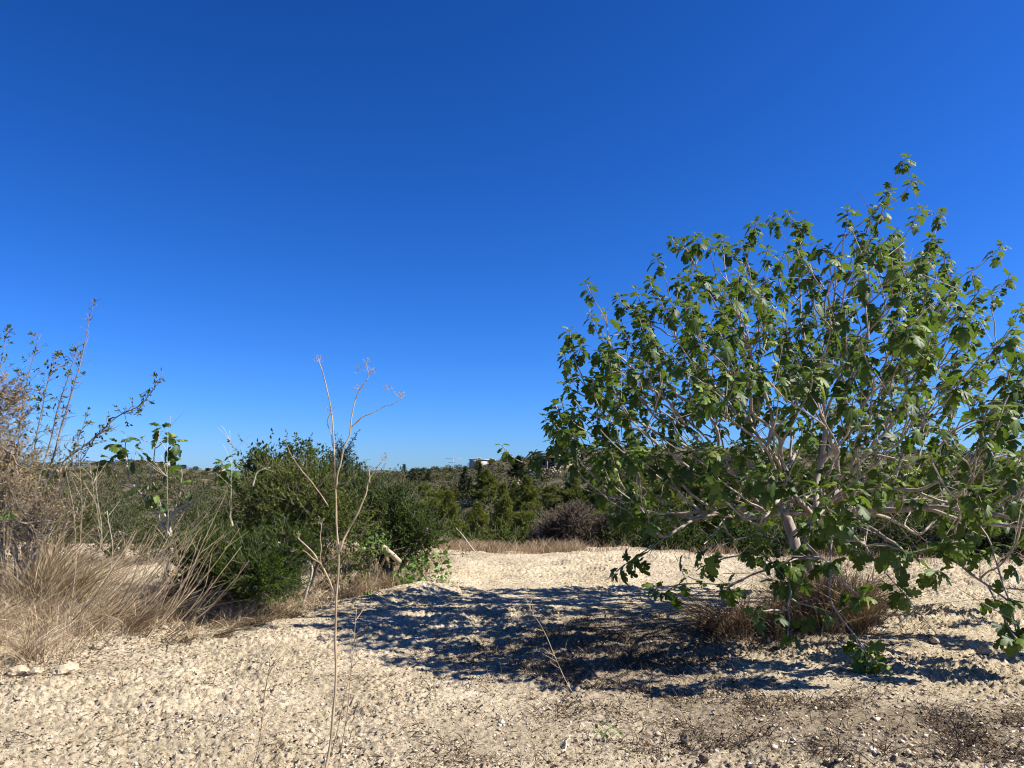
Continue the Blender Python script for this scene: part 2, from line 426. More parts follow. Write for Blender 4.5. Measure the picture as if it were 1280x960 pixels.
# ------------------------------------------------------------------ branching by space colonisation
class Skel:
    def __init__(s): s.p = []; s.par = []; s.limb = []; s.tip = []
    def add(s, p, par, limb):
        s.p.append(np.asarray(p, float)); s.par.append(par); s.limb.append(limb); return len(s.p)-1
def chain(sk, pts, par, limb, step=.09, r=None, amp=.008):
    q = np.asarray(pts, float); d = np.concatenate([[0], np.cumsum(np.linalg.norm(np.diff(q, axis=0), axis=1))])
    m = max(2, int(d[-1]/step)+1); t = np.linspace(0, d[-1], m)
    z = np.stack([np.interp(t, d, q[:, k]) for k in range(3)], 1)
    for _ in range(3): z[1:-1] = .25*z[:-2]+.5*z[1:-1]+.25*z[2:]
    ids = []
    for k in range(0 if par < 0 else 1, m):
        par = sk.add(z[k]+(r.normal(size=3)*amp if 0 < k else 0), par, limb); ids.append(par)
    return ids
def attach(sk, tips, r, root, w_len=.62, step=.085, amp=.006):
    """grow one curved shoot to every tip from the best placed older wood"""
    n0 = len(sk.p); pos = np.zeros((60000, 3)); dr = np.zeros((60000, 3)); ln = np.zeros(60000)
    for k in range(n0):
        pos[k] = sk.p[k]; pa = sk.par[k]
        if pa >= 0: dr[k] = norm(pos[k]-pos[pa]); ln[k] = ln[pa]+np.linalg.norm(pos[k]-pos[pa])
        else: dr[k] = (0, 0, 1)
    ok = np.zeros(60000, bool); ok[:n0] = [sk.limb[k] != 0 or sk.p[k][2] > 1.12 for k in range(n0)]
    n = n0; out = []
    order = np.argsort(np.linalg.norm(tips-pos[root], axis=1)*.5+tips[:, 2]*.6+r.normal(size=len(tips))*.2)
    for t in tips[order]:
        v = t-pos[:n]; d = np.linalg.norm(v, axis=1); u = v/np.maximum(d, 1e-6)[:, None]
        c = d+w_len*ln[:n]+.9*np.clip(.35-(u*dr[:n]).sum(1), 0, 2)+(1.1*np.clip(.62-u[:, 2], 0, 2) if t[2] > 1.35 else .3*np.clip(-u[:, 2]-.1, 0, 1))+np.where(ok[:n], 0, 9)+.5*(d < .12)
        b = int(np.argmin(c)); D = d[b]; u = u[b]
        p0 = pos[b]
        low = t[2] < 1.25
        d0 = norm(dr[b]*.45+u*.75+np.array([0, 0, .15 if not low else .1]))
        rad = norm(np.array([t[0]-pos[root][0], t[1]-pos[root][1], 0])+1e-6)
        d1 = norm(u*.55+np.array([0, 0, .75])+rad*.12) if not low else norm(u*.7+rad*.5+np.array([0, 0, -.15]))
        p1 = p0+d0*D*.38; p2 = t-d1*D*.36
        m = max(2, int(D*1.08/step)+1); par = b
        nz = r.normal(size=(m+1, 3))*amp*2
        for k in range(1, m+1):
            f = k/m; q = (1-f)**3*p0+3*(1-f)**2*f*p1+3*(1-f)*f*f*p2+f**3*t
            if k < m: q = q+nz[k]
            jn = sk.add(q, par, sk.limb[b]); pos[jn] = q; dr[jn] = norm(q-pos[par]); ln[jn] = ln[par]+np.linalg.norm(q-pos[par]); ok[jn] = f < .8
            par = jn
        n = len(sk.p); out.append(par)
    return out
def radii(sk, tip=.005, ex=2.2):
    n = len(sk.p); a = np.zeros(n); kids = np.zeros(n, int)
    for i in range(n-1, -1, -1):
        if kids[i] == 0: a[i] = tip**ex
        if sk.par[i] >= 0: a[sk.par[i]] += a[i]; kids[sk.par[i]] += 1
    return a**(1/ex), kids
def skel_mesh(sk, rad, keep, mbs, key, rmax=None):
    """tubes along chains; every chain follows the thickest child"""
    n = len(sk.p); ch = [[] for _ in range(n)]
    for i in range(n):
        if sk.par[i] >= 0: ch[sk.par[i]].append(i)
    start = [(i, -1) for i in range(n) if sk.par[i] < 0]
    while start:
        i, frm = start.pop()
        path = [] if frm < 0 else [frm]
        cur = i
        while True:
            path.append(cur)
            if not ch[cur]: break
            o = sorted(ch[cur], key=lambda c: -rad[c])
            same = [c for c in o if key(c) == key(cur)]
            nxt = (same or o)[0]
            for c in o:
                if c != nxt: start.append((c, cur))
            if key(nxt) != key(cur):
                start.append((nxt, cur)); break
            cur = nxt
        if len(path) < 2: continue
        q = np.array([sk.p[k] for k in path]); rr = np.array([rad[k] for k in path])
        if frm >= 0: rr[0] = min(rr[0], rr[1]*1.15)
        if len(q) > 3:
            q2 = q.copy(); q2[1:-1] = .25*q[:-2]+.5*q[1:-1]+.25*q[2:]; q = q2
        s = 10 if rr.max() > .05 else (6 if rr.max() > .015 else 4)
        V, F = tube(q, rr, s, False)
        mbs.setdefault(key(i), MB()).add(V, F)

# ------------------------------------------------------------------ THE FIG TREE
TD = 8.9
def build_fig():
    r = np.random.default_rng(21)
    bx, by = 3.32, TD
    base = np.array([bx, by, gz(bx, by)-.05])
    T = lambda px, py, d=TD: P(px, py, d)
    sk = Skel()
    tr = chain(sk, [base, base+[-.02, 0, .25], T(1006, 715), T(1016, 688), T(1013, 665), T(1022, 646)], -1, 0, .08, r, .006)
    top = tr[-1]
    t2 = chain(sk, [base+[-.02, .12, .0], T(1000, 715, TD+.2), T(995, 690, TD+.3), T(992, 665, TD+.35), T(972, 628, TD+.45)], -1, 0, .08, r, .006)
    hand = {
      1: [T(1050, 640), T(1090, 642), T(1125, 628), T(1140, 606), T(1180, 585), T(1235, 575), T(1290, 560)],
      2: [T(995, 625, 8.6), T(965, 607, 8.4), T(940, 600, 8.3), T(905, 585, 8.2), T(870, 590, 8.0)],
      3: [T(1030, 625, 9.1), T(1060, 605, 9.3), T(1100, 600, 9.5), T(1150, 590, 9.8)],
      4: [T(1000, 630, 8.5), T(985, 610, 7.9), T(960, 640, 7.2), T(945, 665, 6.9)],
      5: [T(1030, 640, 8.5), T(1060, 615, 7.8), T(1130, 610, 7.2), T(1190, 630, 6.9), T(1235, 660, 6.6), T(1246, 705, 6.5), T(1260, 745, 6.3), T(1272, 790, 6.2)],
      9: [T(1025, 630, 8.3), T(1040, 628, 7.5), T(1042, 655, 7.1), T(1038, 700, 6.9), T(1038, 755, 6.7), T(1062, 790, 6.5), T(1085, 815, 6.4)],
      6: [T(1018, 620, 9.0), T(1025, 585, 9.1), T(1032, 540, 9.1)],
    }
    for k, pts in hand.items(): chain(sk, [sk.p[top]]+pts, top, k, .09, r, .012)
    chain(sk, [sk.p[t2[-1]], T(945, 585, 9.4), T(905, 570, 9.6), T(860, 560, 9.7)], t2[-1], 7, .09, r, .012)
    chain(sk, [sk.p[t2[-1]], T(985, 580, 9.9), T(1010, 540, 10.6)], t2[-1], 8, .09, r, .012)
    # silhouette shoots seen against the sky
    sil = [(627,556),(668,566),(690,550),(712,520),(718,500),(740,478),(705,441),(712,412),(733,354),(757,388),(795,362),(780,415),(840,298),(865,332),
           (885,300),(908,312),(880,345),(945,278),(985,266),(960,312),(1000,302),(1035,310),(1060,262),(1050,322),(1110,238),(1132,197),(1142,224),(1105,258),
           (1150,262),(1176,266),(1166,298),(1190,340),(1252,306),(1215,337),(1240,367),(1278,382),(1265,424),(704,548),(728,575),(748,602),(772,622),(1085,305),
           (1120,300),(1010,335),(830,385),(850,405),(760,440),(745,520),(735,545),(1230,400),(1200,385),(930,330),(1145,330),(1180,320),(772,372),(812,350),(822,322),(856,303),(872,296),(902,298),(925,304),(940,292),(966,272),(1002,280),(870,362),(820,372),(1022,302),(1072,292),(738,392),(727,432),(752,422),(800,400),(900,340),(1090,270),(1160,310),(1225,360),(1262,345)]
    A = [P(x, y, TD+r.uniform(-1.0, 1.0)) for x, y in sil]
    near = [(1037,705,6.9),(1040,768,6.7),(1078,748,6.7),(1095,828,6.4),(985,795,6.7),(945,765,6.7),(985,705,6.9),(1130,742,6.9),(1262,752,6.3),(1274,802,6.1),
            (1172,716,7.2),(860,720,7.3),(905,735,7.2),(790,700,7.6),(820,735,7.4),(1230,690,6.6),(1190,680,6.8),(1140,690,7.0),(770,715,7.8),(1320,740,6.3),(940,690,7.0),(880,680,7.2),(1000,690,7.3),(1015,662,7.5),(960,695,7.3),(1040,668,7.4),(975,730,7.2),(1068,690,7.4)]
    A += [P(*q) for q in near]
    # crown volume
    sx = np.array([560, 640, 690, 715, 730, 770, 840, 900, 985, 1030, 1060, 1090, 1132, 1160, 1180, 1210, 1280, 1330, 1400, 1500])
    sy = np.array([640, 590, 500, 430, 400, 395, 330, 335, 300, 320, 310, 290, 270, 300, 320, 375, 410, 450, 540, 640])
    cnt = 0; tries = 0
    AA = np.array(A)
    while cnt < 690 and tries < 60000:
        tries += 1
        a = r.random()*6.283; q = r.random()**.42
        x = bx+.12+q*3.15*math.cos(a); y = by+q*(2.9 if math.sin(a) > 0 else 3.15)*math.sin(a)
        zt = 4.6*math.sqrt(max(0, 1-(q*.93)**2))**.8; zb = 1.05-.45*q
        if y < by-1.2: zb -= .12
        z = zb+(max(zt, zb+.25)-zb)*r.random()**.55
        if q < .55 and z < 1.25: continue
        p = np.array([x, y, z]); s = project(p)[0]
        if s[1] < np.interp(s[0], sx, sy)+6: continue
        if s[1] > np.interp(s[0], [640, 690, 715, 740, 760, 785, 815, 850, 900, 1000, 1100, 1280, 1400], [500, 545, 575, 600, 640, 680, 712, 725, 720, 690, 690, 690, 690]): continue
        if len(AA) and (np.linalg.norm(AA-p, axis=1) < .25).any(): continue
        AA = np.concatenate([AA, [p]]); cnt += 1
    tips = attach(sk, AA, r, min(top, t2[-1]))
    rad, kids = radii(sk, .0056, 2.35)
    rad = np.where(np.isin(sk.limb, (5, 9)), np.maximum(rad, .0075), rad)
    t = thing('fig_tree', 'large spreading fig tree with lobed green leaves on the bare soil', 'tree', tuple(base+[0, 0, .05]))
    mbs = {}
    skel_mesh(sk, rad, None, mbs, lambda i: sk.limb[i])
    sp = [i for i in range(len(sk.p)) if .007 < rad[i] < .035 and sk.limb[i] and r.random() < .20]
    for i in sp:
        d_ = norm(rand_dirs(1, r)[0]+[0, 0, .5]); V, F = sticks([sk.p[i]], [sk.p[i]+d_*r.uniform(.08, .5)], .009*r.uniform(.6, 1.3), r); mbs[sk.limb[i]].add(V, F)
    for k in sorted(mbs):
        mbs[k].build('trunk' if k == 0 else 'limb', M['fig_bark'], t, True)
    # leaves at every shoot end and on younger wood
    par = np.array(sk.par); pos = np.array(sk.p)
    ends = [i for i in range(len(sk.p)) if kids[i] == 0]
    dirs = []
    for i in ends:
        j = i
        for _ in range(2): j = par[j] if par[j] >= 0 else j
        dirs.append(norm(pos[i]-pos[j])*1.0+np.array([0, 0, .25]))
    dirs = norm(np.array(dirs))
    leafy = r.random(len(ends)) < np.where((pos[ends][:, 2] > 2.5) | (pos[ends][:, 2] < .95), 1.0, np.where(pos[ends][:, 2] < 1.9, .86, .68))      # some inner twigs stay bare
    ends = [e for e, q in zip(ends, leafy) if q]; dirs = dirs[leafy]
    hi = pos[ends][:, 2] > 2.7; E = np.array(ends)
    a1 = fig_rosettes(pos[E[hi]], dirs[hi], 11.5, .088, r); a2 = fig_rosettes(pos[E[~hi]], dirs[~hi], 11, .094, r)
    arr = [np.concatenate(q) for q in zip(a1, a2)]
    side = [i for i in range(len(sk.p)) if kids[i] > 0 and rad[i] < .011 and r.random() < .03]
    sd = norm(norm(pos[side]-pos[par[side]])*.6+rand_dirs(len(side), r)*.8+np.array([0, 0, .3]))
    arr2 = fig_rosettes(pos[side], sd, 2.0, .10, r)
    mb = leaves_mesh(arr, r); leaves_mesh(arr2, r, mb)
    mb.build('foliage', M['fig_leaf'], t, True)
    print('fig nodes', len(sk.p), 'ends', len(ends), 'leaves', len(arr[0])+len(arr2[0]))
build_fig()

# ------------------------------------------------------------------ grasses
def tuft(name, label, cat, x, y, n, h, spread, lean=(0, 0), mat='straw', w=.006, splay=.6, group=None, seed=0, var=(.2, .9), sag=.38):
    r = np.random.default_rng(seed+1000)
    m = max(5, n//70); ca = r.random(m)*6.283; cq = np.sqrt(r.random(m))*spread; ch = r.uniform(.45, 1.0, m)*(1-.35*cq/spread)
    cl = np.stack([np.cos(ca)*splay*cq/spread, np.sin(ca)*splay*cq/spread], 1)+r.normal(size=(m, 2))*(.18+.25*splay)
    c = r.integers(0, m, n); cv = r.uniform(-.3, .3, m)
    bx = x+(cq*np.cos(ca))[c]+r.normal(size=n)*.055; by = y+(cq*np.sin(ca))[c]+r.normal(size=n)*.055
    base = np.stack([bx, by, surf(bx, by)-.01], 1)
    hh = h*ch[c]*r.uniform(.25, 1.05, n)**.7
    wild = np.where(r.random(n) < .35, 1.0, .34)*(.5+.4*splay)
    ln = np.stack([cl[c, 0]+r.normal(size=n)*wild+lean[0], cl[c, 1]+r.normal(size=n)*wild+lean[1], np.zeros(n)], 1)
    tall = r.random(n) < .09; hh = np.where(tall, hh*1.5, hh); ln = np.where(tall[:, None], ln*.35, ln)
    V, F = blades(base, hh, ln, w*r.uniform(.6, 1.3, n), r, .25, sag)
    mb = MB().add(V, F, np.repeat(np.clip(r.uniform(*var, n)+cv[c], 0, 1), 7))
    o = mb.build(name, M[mat])
    return tag(o, label, cat, group)

# ------------------------------------------------------------------ leafy bush
DIAMOND = (np.array([[0, 0, 0], [.5, .45, -.10], [0, .5, .05], [-.5, .45, -.10], [0, 1, -.12]]), [np.array([[0, 1, 2], [0, 2, 3], [1, 4, 2], [2, 4, 3]])])
def bush_arrays(r, blobs, shoots, per, leaf, aspect, length, up=.5, shell=.55, spread=.9):
    w = np.array([b[3]*b[4]*b[5] for b in blobs])**.7; w = w/w.sum()
    bi = r.choice(len(blobs), shoots, p=w); B = np.array(blobs)[bi]
    d = rand_dirs(shoots, r); q = r.random(shoots)**(1/3)*(1-shell)+shell*r.random(shoots)**.25
    lump = 1+.42*np.sin(d[:, 0]*5+bi)*np.cos(d[:, 1]*6+bi*2)+.15*np.sin(d[:, 2]*9+d[:, 0]*7)
    o = B[:, :3]+d*B[:, 3:6]*(q*lump*.85)[:, None]
    ph = r.random(3)*6.28; sc_ = 2.6/max(.25, float(np.median(B[:, 3])))
    g = np.sin(o[:, 0]*sc_+ph[0])*np.sin(o[:, 1]*sc_+ph[1])+.8*np.sin(o[:, 2]*sc_*1.3+ph[2]+o[:, 0]*sc_*.6)
    kp = (g > -.25) | (r.random(shoots) < .22)            # gaps between the foliage clumps
    o, d, B = o[kp], d[kp], B[kp]; shoots = len(o)
    out = norm(d*[1, 1, .7]+np.array([0, 0, up])+r.normal(size=(shoots, 3))*.45)
    ln = length*r.uniform(.5, 1.25, shoots)*np.where(r.random(shoots) < .10, 2.0, 1)
    e = o+out*ln[:, None]
    t = r.uniform(.15, 1.05, (shoots, per))
    pos = o[:, None]+out[:, None]*(ln[:, None]*t)[:, :, None]
    sd = rand_dirs(shoots*per, r).reshape(shoots, per, 3)
    fwd = norm(out[:, None]*.7+sd*spread)
    nr = norm(np.array([0, 0, .8])+r.normal(size=(shoots, per, 3))*.6)
    sc = leaf*r.uniform(.6, 1.2, (shoots, per))
    va = np.clip((r.random(shoots)[:, None]*.55+r.random((shoots, per))*.45), 0, 1)
    return o, e, pos.reshape(-1, 3), fwd.reshape(-1, 3), nr.reshape(-1, 3), sc.ravel(), va.ravel()
def bush(name, label, cat, blobs, mat, shoots, per, leaf, aspect=.45, length=.3, stem='grey_bark', group=None, seed=0, up=.5, shell=.55, base=None, stems=6, spread=.9, twigw=.006, loc=None):
    r = np.random.default_rng(seed+500)
    bl = np.array(blobs, float)
    if base is None:
        base = (bl[:, 0].mean(), bl[:, 1].mean())
    b3 = np.array([base[0], base[1], gz(*base)])
    t = thing(name, label, cat, tuple(b3), group)
    o, e, pos, fwd, nr, sc, va = bush_arrays(r, blobs, shoots, per, leaf, aspect, length, up, shell, spread)
    zmin = ground_z(pos[:, 0], pos[:, 1])+.02
    pos[:, 2] = np.maximum(pos[:, 2], zmin+r.random(len(pos))*.06)
    tv = DIAMOND[0]*[aspect, 1, 1]
    V, F = place(tv, DIAMOND[1], pos, fwd, nr, sc)
    mb = MB().add(V, F, np.repeat(va, len(tv))); mb.build('foliage', M[mat], t)
    bm = MB()
    V, F = sticks(o, e, twigw, r); bm.add(V, F)
    for k in range(stems):
        b = bl[r.integers(len(bl))]
        tgt = b[:3]+r.uniform(-.5, .5, 3)*b[3:6]
        s0 = b3+np.array([r.normal()*.12, r.normal()*.12, -.05])
        for m in range(5):
            t2 = b[:3]+r.uniform(-.8, .8, 3)*b[3:6]
            V, F = tube(wobble([tgt, .5*(tgt+t2)+r.normal(size=3)*.05, t2], .012, r), np.linspace(.013, .005, 12), 4, False); bm.add(V, F)
        V, F = tube(wobble([s0, .6*s0+.4*tgt+[0, 0, .1], tgt], .015, r), np.linspace(.032, .014, 12), 6, False); bm.add(V, F)
    bm.build('branches', M[stem], t)
    return t

# ------------------------------------------------------------------ left verge
def G(px, py_d):                                   # ground point under column px at distance py_d
    x = (px-640)/FPX*py_d
    return x, py_d
def blobP(px, py, d, rpx, rpy, rd=None):
    c = P(px, py, d); k = d/FPX
    return (c[0], c[1], c[2], rpx*k, rd if rd else rpx*k, rpy*k)

# big grey-green mastic shrub and its neighbours
bush('evergreen_shrub', 'large mastic shrub with reddish tips, the broad middle of the left thicket', 'shrub',
     [blobP(345, 640, 10.2, 55, 45), blobP(395, 650, 10.0, 48, 55), blobP(310, 670, 10.3, 40, 50), blobP(430, 680, 10.4, 35, 45), blobP(370, 610, 10.6, 50, 30)],
     'lentisk', 3600, 13, .042, .5, .24, seed=1)
bush('juniper_shrub', 'low bright green needle-leaved shrub in front of the mastic shrub', 'shrub',
     [blobP(275, 705, 9.1, 48, 40), blobP(325, 715, 9.0, 45, 36), blobP(245, 725, 9.0, 26, 35), blobP(355, 690, 9.2, 28, 28)],
     'needle_bush', 3300, 26, .045, .12, .20, seed=2, up=.8, spread=.6)
bush('evergreen_shrub', 'dark evergreen shrub spreading behind the cut branch', 'shrub',
     [blobP(470, 640, 12.6, 48, 38), blobP(505, 655, 12.4, 38, 40), blobP(440, 635, 12.8, 36, 40), blobP(525, 675, 12.2, 24, 25), blobP(480, 680, 12.3, 40, 25)],
     'dark_leaf', 3100, 13, .050, .42, .28, seed=3)
bush('carob_tree', 'dark broad-leaved tree top rising behind the mastic shrub', 'tree',
     [blobP(340, 585, 15, 27, 24), blobP(375, 582, 15, 24, 22), blobP(320, 600, 15, 22, 26), blobP(392, 600, 15, 18, 26), blobP(350, 630, 15, 45, 40)],
     'dark_leaf', 850, 12, .085, .45, .34, seed=4, up=.9, stems=5)
bush('young_pine', 'dark pointed bushy tree behind the tall fennel stalk', 'tree',
     [blobP(425, 585, 16, 14, 20), blobP(432, 605, 16, 24, 22), blobP(420, 630, 16, 34, 28), blobP(445, 650, 16, 34, 28), blobP(423, 570, 16, 6, 12)],
     'cypress', 1200, 18, .075, .2, .3, seed=5, up=.9, stems=3)
bush('evergreen_shrub', 'shady dark shrub behind the young fig on the left', 'shrub',
     [blobP(115, 662, 14, 40, 30), blobP(165, 668, 13.6, 45, 28), blobP(215, 668, 13.8, 40, 26), blobP(60, 655, 14, 45, 36), blobP(255, 655, 14.2, 30, 34), blobP(130, 645, 14.4, 34, 22)],
     'dark_leaf', 2600, 13, .045, .4, .3, seed=6)
bush('evergreen_shrub', 'far left green shrub half hidden by brown dead stems', 'shrub',
     [blobP(20, 620, 12, 40, 50), blobP(-50, 620, 12, 60, 70), blobP(30, 660, 11.8, 40, 35)],
     'lentisk', 1500, 13, .045, .4, .3, seed=7)

# dead brown shrub hanging at the left edge
bush('dead_shrub', 'brown withered shrub among the branches at the far left edge', 'shrub',
     [blobP(2, 515, 9.3, 20, 42), blobP(-30, 540, 9.3, 40, 60), blobP(12, 580, 9.3, 22, 38), blobP(-10, 480, 9.4, 20, 20)],
     'rust', 850, 18, .05, .10, .28, seed=8, stems=7)
bush('dead_shrub', 'rusty brown twiggy dead shrub low at the left edge behind the straw grass', 'shrub',
     [blobP(15, 650, 9.0, 38, 45), blobP(55, 665, 9.0, 34, 40), blobP(-30, 640, 9.0, 50, 60), blobP(75, 640, 9.3, 18, 30)],
     'dead_brown', 520, 14, .06, .08, .36, seed=18, stems=9, up=1.2)

# wild almond: thin upright branches with sparse small leaves
def sparse_tree(name, label, cat, basept, limbs, mat, barkm, leaf, aspect, dens, seed, twig=.18, rad0=.02, thorns=0, cluster=3, lname='limb'):
    r = np.random.default_rng(seed)
    t = thing(name, label, cat, tuple(basept))
    lp, lf, ln, ls, lv = [], [], [], [], []
    for pts, r0, leafy in limbs:
        q = wobble(pts, .012, r); n = len(q)
        mb = MB(); V, F = tube(q, np.linspace(r0, .003, n), 5, False); mb.add(V, F)
        L = np.linalg.norm(np.diff(q, axis=0), axis=1).sum()
        m = int(L*dens)
        for _ in range(m):
            f = r.uniform(.18, 1); k = min(int(f*(n-1)), n-2); p = q[k]+(q[k+1]-q[k])*(f*(n-1)-k)
            ax = norm(q[k+1]-q[k]); d = norm(ax*.6+rand_dirs(1, r)[0]*.9+np.array([0, 0, .2]))
            tl = twig*r.uniform(.3, 1.2)*(1.2-f*.6)
            e = p+d*tl; mid = (p+e)/2+r.normal(size=3)*.015
            V, F = tube(np.array([p, mid, e]), [.0045, .0035, .002], 3, False); mb.add(V, F)
            if thorns and r.random() < thorns: continue
            if r.random() > leafy: continue
            for c in range(r.poisson(cluster)+1):
                lp.append(e-d*tl*.4*r.random()+r.normal(size=3)*.008); lf.append(norm(d+rand_dirs(1, r)[0]*.9)); ln.append(UPV+r.normal(size=3)*.5); ls.append(leaf*r.uniform(.6, 1.2)); lv.append(r.random())
        mb.build(lname, M[barkm], t, True)
    if lp:
        tv = DIAMOND[0]*[aspect, 1, 1]
        V, F = place(tv, DIAMOND[1], np.array(lp), np.array(lf), np.array(ln), np.array(ls))
        MB().add(V, F, np.repeat(lv, len(tv))).build('foliage', M[mat], t)
    return t
D0 = 9.8
b0 = np.array([*G(45, D0), 0]); b0[2] = gz(b0[0], b0[1])
Q = lambda *a: [b0+[0, 0, -.05]]+[P(x, y, D0+dd) for x, y, dd in a]
sparse_tree('wild_almond', 'tall thin-leaved almond with a long branch reaching right over the verge', 'tree', b0, [
    (Q((40, 640, 0), (60, 600, 0), (80, 575, .1), (110, 552, .1), (150, 518, .2), (180, 505, .2), (190, 488, .2), (203, 472, .2)), .024, .8),
    (Q((50, 640, .1), (62, 590, .1), (80, 520, .2), (97, 470, .2), (104, 435, .2), (110, 410, .2), (118, 378, .2)), .022, .12),
    (Q((42, 640, .2), (55, 570, .3), (75, 500, .3), (90, 455, .3), (100, 425, .3)), .018, .6),
    (Q((35, 640, 0), (38, 590, -.1), (50, 530, -.1), (58, 480, -.1), (68, 440, -.1), (74, 437, -.1)), .020, .9),
    (Q((30, 640, 0), (22, 580, .2), (28, 520, .2), (35, 470, .2), (42, 440, .2), (48, 418, .2)), .018, .5),
    (Q((25, 640, 0), (10, 590, 0), (20, 540, .1), (30, 500, .1), (22, 460, .1)), .018, .9),
    (Q((15, 620, -.2), (-10, 540, -.2), (-8, 480, -.2), (5, 440, -.2), (8, 410, -.2)), .018, .9),
    (Q((60, 640, 0), (85, 600, 0), (95, 560, 0), (108, 520, 0)), .016, .6),
    (Q((55, 650, -.1), (70, 610, -.1), (90, 585, -.1), (128, 538, -.1), (140, 535, -.1)), .012, .3),
], 'lentisk', 'grey_bark', .055, .42, 28, 31, .22, cluster=4)

# young fig
D1 = 10.9
b1 = np.array([*G(215, D1), 0]); b1[2] = gz(b1[0], b1[1])
def young_fig():
    r = np.random.default_rng(41)
    t = thing('fig_sapling', 'young pale-barked fig with sparse leaf tufts on the left verge', 'tree', tuple(b1))
    T = lambda x, y, d=0: P(x, y, D1+d)
    limbs = [
        ([b1-[0, 0, .05], T(214, 690), T(212, 655), T(205, 642)], .035, None),
        ([T(214, 672), T(200, 650), T(186, 630), T(182, 622)], .022, None),
        ([T(182, 624), T(172, 610), T(160, 595), T(158, 570), T(157, 545)], .012, (157, 540)),
        ([T(160, 600), T(158, 575), T(150, 556)], .008, (148, 550)),
        ([T(182, 624), T(188, 600), T(190, 575), T(198, 545), T(200, 535)], .012, (200, 530)),
        ([T(195, 560), T(210, 550), T(218, 547)], .007, (218, 545)),
        ([T(195, 560), T(184, 550), T(176, 548)], .007, (176, 546)),
        ([T(174, 612), T(169, 590), T(170, 565)], .009, (170, 557)),
        ([T(170, 612), T(150, 605), T(142, 590), T(138, 575)], .009, (136, 568)),
        ([T(212, 655), T(222, 630), T(228, 600), T(226, 585)], .010, (216, 575)),
        ([T(205, 642), T(190, 600), T(186, 580)], .008, (186, 600)),
        ([T(212, 655), T(240, 632), T(258, 610), T(275, 590), T(285, 580)], .012, (290, 575)),
        ([T(275, 590), T(278, 578)], .006, (277, 575)),
        ([T(222, 640), T(240, 620), T(244, 602)], .008, (244, 597)),
        ([T(210, 650), T(232, 628), T(242, 628)], .026, None),
        ([T(200, 650), T(198, 630), T(196, 615)], .008, (196, 612)),
    ]
    tips = []
    for pts, r0, tip in limbs:
        q = wobble(pts, .008, r); V, F = tube(q, np.linspace(r0, max(r0*.45, .004), len(q)), 6, True)
        MB().add(V, F).build('trunk' if r0 == .035 else 'limb', M['pale_bark'], t, True)
        if tip: tips.append(P(tip[0], tip[1]+4, D1))
    tips = np.array(tips); d = norm(np.array([[0, 0, 1.0]])+r.normal(size=(len(tips), 3))*.35)
    leaves_mesh(fig_rosettes(tips, d, 7, .125, r), r).build('foliage', M['fig_leaf'], t, True)
young_fig()

def flat_litter(mb, base, a, r):
    n = len(base); tv = DIAMOND[0]*[.7, 1, 2.2]
    k = r.random(n) < .6; m = k.sum()
    f = np.stack([np.cos(a[k]), np.sin(a[k]), r.normal(size=m)*.25], 1)
    V, F = place(tv, DIAMOND[1], base[k], f, UPV+r.normal(size=(m, 3))*.7, r.uniform(.008, .03, m)); mb.add(V, F, np.repeat(r.random(m), len(tv)))
    q = ~k; m = q.sum(); d = np.stack([np.cos(a[q]), np.sin(a[q]), np.abs(r.normal(size=m))*.22], 1)
    V, F = sticks(base[q], base[q]+d*r.uniform(.02, .10, m)[:, None], .0035*r.uniform(.6, 1.5, m), r); mb.add(V, F, np.repeat(r.random(m), 6))

# verge grasses
def verge_grass():
    r = np.random.default_rng(61)
    n = 60000
    y = r.uniform(5.2, 15.5, n); bxx = bank_x(y)
    x = bxx-np.abs(r.normal(size=n))*2.1+r.normal(size=n)*.08
    dens = sstep(-.22, .22, fbm(x, y, .9, 3)+.10*r.normal(size=n)-.04)
    k = (r.random(n) < dens*.62) & (x > -.72*y-.8)
    x, y = x[k], y[k]; n = len(x)
    base = np.stack([x, y, surf(x, y)-.01], 1)
    h = r.uniform(.08, .34, n)*(1+.6*sstep(.2, 1.2, bank_x(y)-x))
    ln = np.stack([r.normal(size=n)*.65+.08, r.normal(size=n)*.6-.05, np.zeros(n)], 1)
    V, F = blades(base, h, ln, .005*r.uniform(.6, 1.4, n), r, .3, .3)
    kind(MB().add(V, F, np.repeat(r.uniform(.05, 1, n), 7)).build('dry_grass', M['straw']), 'stuff')
    # dark leaf litter, stalk ends, broken stems along the foot of the verge
    n = 9000
    y = r.uniform(5.5, 13, n); x = bank_x(y)-.25+r.normal(size=n)*.45-.25*r.random(n)
    base = np.stack([x, y, surf(x, y)+.005], 1)
    a = r.random(n)*6.283
    mb = MB(); flat_litter(mb, base, a, r); kind(mb.build('plant_litter', M['dark_litter']), 'stuff')
verge_grass()
tg = 'dry grass clumps on the left verge'
x, y = G(35, 8.6);  tuft('dry_grass_clump', 'tall brown dead grass clump at the left edge under the almond', 'grass clump', x, y, 1800, 2.1, .75, (.0, 0), 'dead_brown', .007, .22, tg, 1, (0, 1.1))
x, y = G(80, 9.6);  tuft('dry_grass_clump', 'fluffy brown dry grass clump below the wild almond stems', 'grass clump', x, y, 1400, 1.9, .5, (.0, 0), 'brown_grass', .007, .22, tg, 2, (.3, 1.1))
x, y = G(-20, 7.6); tuft('dry_grass_clump', 'straw coloured grass clump cut by the lower left picture edge', 'grass clump', x, y, 800, 1.0, .6, (.05, 0), 'straw', .006, .5, tg, 3, (0, 1))
x, y = G(60, 7.5);  tuft('dry_grass_clump', 'matted low straw grass clump above the pale block of stone', 'grass clump', x, y, 850, .75, .6, (.02, 0), 'straw', .006, .6, tg, 4, (0, 1))
